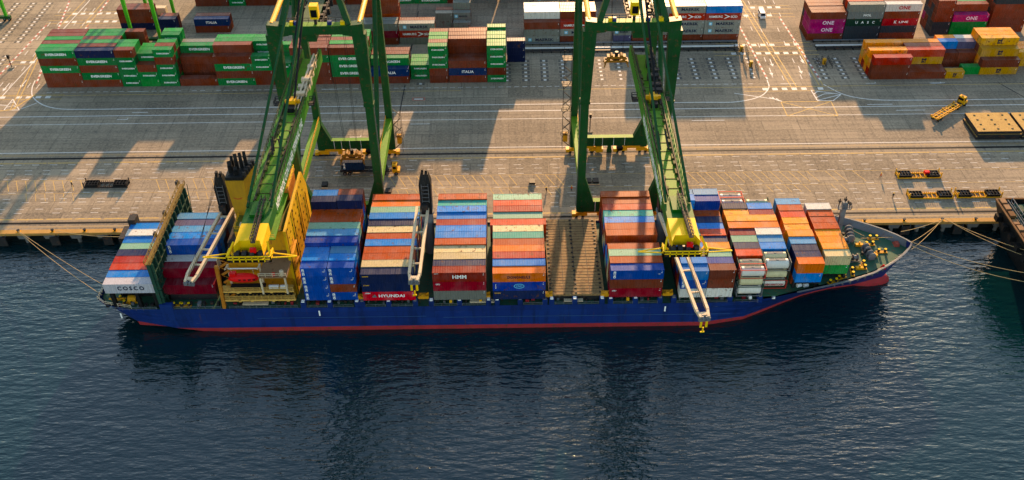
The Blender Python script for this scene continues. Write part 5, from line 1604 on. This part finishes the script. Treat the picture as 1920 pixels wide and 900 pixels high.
lab = ['bottom', 'middle', 'top']
for k in range(3):
    pontoon(138.0 + (0, .25, -.1)[k], 71.3 + (.1, -.2, 0)[k], .1 + k * 1.0, 'rusty hatch cover, %s one of the nearer stack on the right apron' % lab[k])
    pontoon(151.5 + (0, -.2, .1)[k], 71.3 + (0, .2, -.1)[k], .1 + k * 1.0, 'rusty hatch cover, %s one of the stack at the right edge' % lab[k])


# rubber tyred yard cranes
def yard_crane(dx, lab):
    r = thing('yard_crane', lab, 'yard crane', (-123.5 + dx, 147, 0), 'green yard cranes')
    x0, x1, y0, y1 = -130.2 + dx, -120.8 + dx, 138.2, 156.5
    for x in (x0, x1):
        for y in (y0, y1):
            t = MB(); t.frus((x, y, 1.6), .9, .9, (x, y, 26), 1.3, 1.2); t.build('leg', paint('yard_crane_green', '3FA01C', .45, .3) if not dx and (x, y) == (x0, y0) else bpy.data.materials['yard_crane_green'], r)
        t = MB(); t.box(x - .7, y0 - 2, 26, x + .7, y1 + 2, 28); t.build('top_girder', M_GREEN, r)
    for y in (y0, y1):
        t = MB(); t.box(x0 - 1.5, y - .6, 1.0, x1 + 1.5, y + .6, 1.9); sb = t.build('sill_beam', M_GREEN, r)
        wheels(r, [(x, y + k, .7) for x in (x0 - .8, x0 + .9, x1 - .9, x1 + .8) for k in (0,)], .7, .7, (0, 1, 0))
    t = MB(); t.box(x0 + 1.5, y1 - 1, 1.9, x1 - 2.5, y1 + 1.2, 4.6); t.build('power_house', M_CREAM, r)
    t = MB(); t.box(x0 + 2, 146, 26.2, x1 - 2, 150, 28.6); t.build('trolley', M_DARK, r)
    return r


yard_crane(0, 'bright green yard crane standing over the rear left stacks')
yard_crane(-61, 'green yard crane at the upper left edge of the yard')

# low reefer-rack barriers along the yard lanes
def barrier(x0, x1, y, lab, mt):
    r = thing('yard_barrier', lab, 'barrier', ((x0 + x1) / 2, y, 0), 'long yard barriers')
    t = MB(); t.box(x0, y - .3, .5, x1, y + .3, .8)
    t.build('beam', mt, r)
    t = MB()
    n_ = int((x1 - x0) / 3)
    for k in range(n_ + 1): xx = x0 + k * (x1 - x0) / n_; t.box(xx - .12, y - .5, 0, xx + .12, y + .5, .5)
    t.box(x0, y - .1, .02, x1, y + .1, .1)
    t.build('support_frame', M_DARK, r)


barrier(5.6, 79.2, 133.2, 'pale barrier rail close in front of the grey and red stacks', M_GREYS)
barrier(5.6, 78.6, 129.6, 'white topped barrier rail before the grey and red stacks', M_WHITE)
barrier(5.6, 80.4, 127.6, 'dark barrier rail nearest the empty container slots', M_DARK)
barrier(105.6, 134, 132.9, 'pale barrier rail in front of the magenta stacks', M_GREYS)
barrier(105.4, 133, 129.2, 'white topped barrier rail before the magenta stacks', M_WHITE)
barrier(105.4, 136, 127.2, 'dark barrier rail behind the yellow stacks', M_DARK)

# lattice gate ends of the barriers, light posts
def gate_post(x, y, lab):
    r = thing('cable_gate', lab, 'gate', (x, y, 0), 'steel gates at the barrier ends')
    t = MB()
    for k in range(3): t.rail([(x - 2 + k * 2, y - 3, 0), (x - 2 + k * 2, y + 3, 0)], 1.5, .06, 1.2)
    t.build('frame', M_DARK, r)
    t = MB(); t.box(x - .5, y - .5, 0, x + .5, y + .5, 2.0); t.build('control_box', M_OCHRE, r)


gate_post(79.5, 127, 'dark steel gate at the right end of the barriers by grey stacks')
gate_post(80.6, 116.5, 'dark steel gate beside the kerb left of the right road')
gate_post(105.2, 117.5, 'dark steel gate beside the kerb right of the right road')


def signal_post(x, y, lab, h=4.5):
    r = thing('signal_post', lab, 'post', (x, y, 0))
    t = MB(); t.tube((x, y, 0), (x, y, h), .14, 8); t.build('pole', M_DARK, r)
    t = MB(); t.box(x - .35, y - .3, h - .9, x + .35, y + .3, h + .3); t.build('head', M_BLACK, r)
    t = MB(); t.tube((x, y, 0), (x, y, .4), .9, 12); t.build('base', M_CONC, r)


signal_post(-166.4, 121.5, 'dark signal post standing on the left yard road')
signal_post(24.4, 78.2, 'slim red brown post standing between the right crane legs', 6)
signal_post(24.9, 73.6, 'short red brown post near the sill of the right crane', 1.4)

# small quay hardware
def bin_pair(x, y, lab, n_):
    r = thing('cable_pit', lab, 'pit cover', (x, y, 0), 'dark cable pits on the apron')
    for k in range(n_):
        t = MB(); t.box(x + k * 2.1 - .8, y - 1.0, 0, x + k * 2.1 + .8, y + 1.0, .9); t.build('lid', M_BLACK, r)
    t = MB(); t.box(x - 1, y - 1.2, 0, x + (n_ - 1) * 2.1 + 1, y - 1.0, .3); t.build('sill', M_CREAM, r)


bin_pair(22.1, 52.5, 'dark twin cable pit inside the right crane gate', 2)
bin_pair(6.4, 52.5, 'dark single cable pit left of the right crane', 1)
bin_pair(-35.6, 49.0, 'dark twin cable pit beside the left crane leg', 2)
bin_pair(-51.6, 52.4, 'dark cable pit under the left crane', 1)


def bollard(x, lab):
    r = thing('mooring_bollard', lab, 'bollard', (x, QY + .8, 0), 'mooring bollards along the quay edge')
    t = MB(); t.tube((x, QY + .8, 0), (x, QY + .8, .45), .3, 12, .24); t.tube((x, QY + .8, .45), (x, QY + .8, .62), .42, 12); t.build('post', M_BLACK, r)
    t = MB(); t.box(x - .6, QY + .3, 0, x + .6, QY + 1.3, .05); t.build('plate', M_OCHRE, r)


bw_ = ['first', 'second', 'third', 'fourth', 'fifth', 'sixth', 'seventh']
for i, x in enumerate((-138, -130, -121, -112.5, -104.5)): bollard(x, 'black bollard on the left quay edge, %s from the left' % bw_[i])
for i, x in enumerate((88.6, 94, 104.5, 114.6, 123.5)): bollard(x, 'black bollard on the right quay edge, %s right of the bow' % bw_[i])


def fender(x, lab):
    r = thing('fender', lab, 'fender', (x, QY, -2.4), 'black rubber fenders hanging on the quay')
    t = MB(); t.box(x - 1.2, QY - .75, -3.6, x + 1.2, QY - .4, -.95); t.build('pad', M_DARK, r)
    t = MB()
    for s in (-.6, .6): t.tube((x + s, QY - .4, -2), (x + s, QY + .12, -2), .5, 12, .6)
    t.build('rubber_cone', M_RUBBER, r)
    t = MB()
    for s in (-1, 1): t.tube((x + s, QY - .4, -1.0), (x + s * 1.2, QY + .1, -.3), .05, 5)
    t.build('chain', M_GREYS, r)


for i, x in enumerate((-134.5, -120.5, -106.5)): fender(x, 'black fender below the left quay edge, %s from the left' % bw_[i])
for i, x in enumerate((91.0, 105.0, 119.0)): fender(x, 'black fender below the right quay edge, %s right of the bow' % bw_[i])

# ------------------------------------------------------------------ the second ship at the right edge
M_TRAY2 = paint('rusty_cap_steel', '6A4A28', .8, .6, rust=.5)
s2 = thing('moored_ship', 'dark hulled ship whose stern corner enters at the right edge', 'ship', (150, 18, WZ))
t = MB()
sec2 = [(124.6, 4.5, 30.6, 9.2), (127.5, 2.0, 31.2, 9.0), (140, .8, 31.4, 8.6), (230, .8, 31.4, 8.4)]
for (xa, n0, f0, za), (xb, n1, f1, zb) in zip(sec2, sec2[1:]):
    t.face([(xa, n0, za), (xb, n1, zb), (xb + (1 if xb > 130 else 5), n1 + .8, WZ - 3), (xa + 6, n0 + 3, WZ - 3)])
    t.face([(xa, f0, za), (xb, f1, zb), (xb + (1 if xb > 130 else 5), f1 - .8, WZ - 3), (xa + 6, f0 - 3, WZ - 3)])
t.face([(124.6, 4.5, 9.2), (124.6, 30.6, 9.2), (130.6, 27.6, WZ - 3), (130.6, 7.5, WZ - 3)])
t.build('hull', M_HULLDARK, s2)
t = MB(); t.ext([(125.6, 5.6, 7.7), (128, 3, 7.7), (229, 2, 7.7), (229, 30.2, 7.7), (128, 30.0, 7.7), (125.6, 29.6, 7.7)], (0, 0, .2)); t.build('deck', M_DECK, s2)
t = MB()
for (xa, n0, f0, za), (xb, n1, f1, zb) in zip(sec2, sec2[1:]):
    t.bar((xa, n0 + .2, za), (xb, n1 + .2, zb), .5, .3); t.bar((xa, f0 - .2, za), (xb, f1 - .2, zb), .5, .3)
t.bar((124.8, 4.5, 9.2), (124.8, 30.6, 9.2), .5, .3)
t.build('bulwark_cap', M_TRAY2, s2)
for k in range(9):
    t = MB(); y = 7 + k * 2.7; t.box(125.4, y, 7.9, 126.8, y + 1.9, 9.0 + rs.random() * .6); t.build('deck_locker', M_BROWN if k % 3 else M_TRAY2, s2)
for k in range(5):
    t = MB(); y = 10 + k * 4; t.box(124.1 + k * 0, y, 5.4, 124.9 + .9, y + 1.6, 7.0); t.build('fairlead', M_BLACK, s2)
for i, (x, y) in enumerate(((129.5, 26), (130.5, 20), (130, 13), (134, 8))):
    t = MB(); t.tube((x, y - 1.3, 8.9), (x, y + 1.3, 8.9), .9, 14); t.box(x - .8, y - 1.6, 7.9, x + .8, y + 1.6, 8.3); t.build('mooring_winch', M_GREYS if i % 2 else M_DKGREEN, s2)
t = MB(); t.box(131.5, 8, 7.9, 140, 27, 10.6); t.build('deckhouse', M_DARK, s2)
t = MB(); t.rail([(127.4, 29.8, 7.9), (127.4, 6, 7.9)], 1.6, .07, 1.5); t.rail([(128.4, 29.8, 7.9), (128.4, 6, 7.9)], 2.2, .07, 1.5); t.build('deck_railing', M_GREYS, s2)


# ------------------------------------------------------------------ mooring ropes
def rope(a, b, sag, lab):
    A, B = Vector(a), Vector(b)
    pts = [A.lerp(B, k / 12) - Vector((0, 0, sag * 4 * (k / 12) * (1 - k / 12))) for k in range(13)]
    mb = MB(); mb.poly([tuple(p) for p in pts], .06, 6)
    o_ = mb.build('mooring_rope', M_ROPE, None, base=a)
    tag(o_, lab, 'rope', 'mooring ropes')


rope((114.6, 33.5, .5), (97.0, 19.4, 8.0), .5, 'mooring rope from quay bollard to far side of the blue bow')
rope((114.8, 33.5, .5), (98.0, 15.0, 8.2), .7, 'mooring rope from quay bollard to the tip of the blue bow')
rope((114.5, 33.5, .5), (97.4, 12.6, 8.0), 1.0, 'slack mooring rope from quay bollard to near side of bow')
rope((115.2, 33.5, .5), (125.8, 12.0, 7.4), .6, 'mooring rope from quay bollard to the dark ship, upper one')
rope((115.4, 33.5, .5), (126.2, 9.0, 7.4), .9, 'mooring rope from quay bollard to the dark ship, lower one')
rope((98.0, 15.6, 8.0), (131.0, 3.2, 6.4), 1.6, 'long mooring rope between the blue bow and dark ship, upper one')
rope((98.0, 14.2, 7.8), (131.0, 1.4, 5.2), 2.2, 'long mooring rope between the blue bow and dark ship, lower one')
rope((-130, 33.6, .5), (-96.4, 6.0, 5.0), .8, 'mooring rope from the left bollard to the stern, upper one')
rope((-130.2, 33.6, .5), (-96.8, 3.4, 4.8), 1.3, 'mooring rope from the left bollard to the stern, lower one')
rope((-121, 33.6, .5), (-97.2, 25.0, 5.0), .8, 'dark mooring rope running close along the quay to the stern')


# ------------------------------------------------------------------ people on the apron
def person(x, y, rot, lab, cloth, lean):
    r = thing('person', lab, 'person', (x, y, 0))
    J = [(0, 0, .95), (0, .02, 1.2), (0, .0, 1.42), (0, -.02, 1.53), (0, -.03, 1.66), (0, -.03, 1.78),
         (.1, 0, .9), (.12, -.12 * lean, .5), (.12, -.05 * lean, .07), (.12, -.2 - .05 * lean, .04),
         (-.1, 0, .9), (-.12, .16 * lean, .5), (-.12, .28 * lean, .09), (-.12, .16 * lean, .04),
         (.2, 0, 1.4), (.27, .04, 1.13), (.27, -.1, .9), (.27, -.14, .8),
         (-.2, 0, 1.4), (-.27, .0, 1.13), (-.26, -.14, .9), (-.26, -.18, .8)]
    E_ = [(0, 1), (1, 2), (2, 3), (3, 4), (4, 5), (0, 6), (6, 7), (7, 8), (8, 9), (0, 10), (10, 11), (11, 12), (12, 13), (2, 14), (14, 15), (15, 16), (16, 17), (2, 18), (18, 19), (19, 20), (20, 21)]
    Rr = [.16, .15, .16, .06, .1, .08, .1, .07, .05, .05, .1, .07, .05, .05, .07, .05, .04, .035, .07, .05, .04, .035]
    me = bpy.data.meshes.new('body')
    me.from_pydata(J, E_, [])
    o_ = bpy.data.objects.new('body', me); col.objects.link(o_)
    md = o_.modifiers.new('skin', 'SKIN'); md.use_smooth_shade = True
    for i, q in enumerate(Rr): me.skin_vertices[0].data[i].radius = (q, q)
    me.skin_vertices[0].data[0].use_root = True
    ss = o_.modifiers.new('sub', 'SUBSURF'); ss.levels = 1; ss.render_levels = 1
    bpy.context.view_layer.update()
    m2 = bpy.data.meshes.new_from_object(o_.evaluated_get(bpy.context.evaluated_depsgraph_get()))
    bpy.data.objects.remove(o_)
    o_ = bpy.data.objects.new('body', m2); col.objects.link(o_)
    skin, shirt, trousers = paint('skin', '8A5A3C', .6, 0), cloth, M_DARK
    m2.materials.clear()
    for q in (trousers, shirt, skin): m2.materials.append(q)
    for p in m2.polygons:
        z = p.center.z; p.material_index = 0 if z < .92 and abs(p.center.x) < .22 else (1 if z < 1.52 and z > .88 else 2)
    o_.parent = r
    t = MB(); t.tube((x, y - .03, 1.72), (x, y - .03, 1.86), .13, 12, .09); t.tube((x, y - .03, 1.71), (x, y - .03, 1.74), .17, 12); t.build('helmet', M_YELLOWB, r)
    r.rotation_euler = (0, 0, rot)


M_VEST = paint('orange_vest', 'D85A18', .7, .1)
person(104.1, 52.9, .6, 'person in orange vest walking on the apron left of the upper gear frame', M_VEST, 1)
person(104.6, 43.6, 2.4, 'person in dark clothes standing on the apron nearest the bow', M_DARK, .3)
person(-122.6, 53.6, 1.5, 'person in dark clothes walking alone on the left apron', M_DARK, 1)
person(10.2, 48.2, -.5, 'person in dark clothes walking left of the right crane', M_DARK, 1)
person(17.2, 48.6, 2.9, 'person in orange vest standing near the right crane ladder', M_VEST, .3)
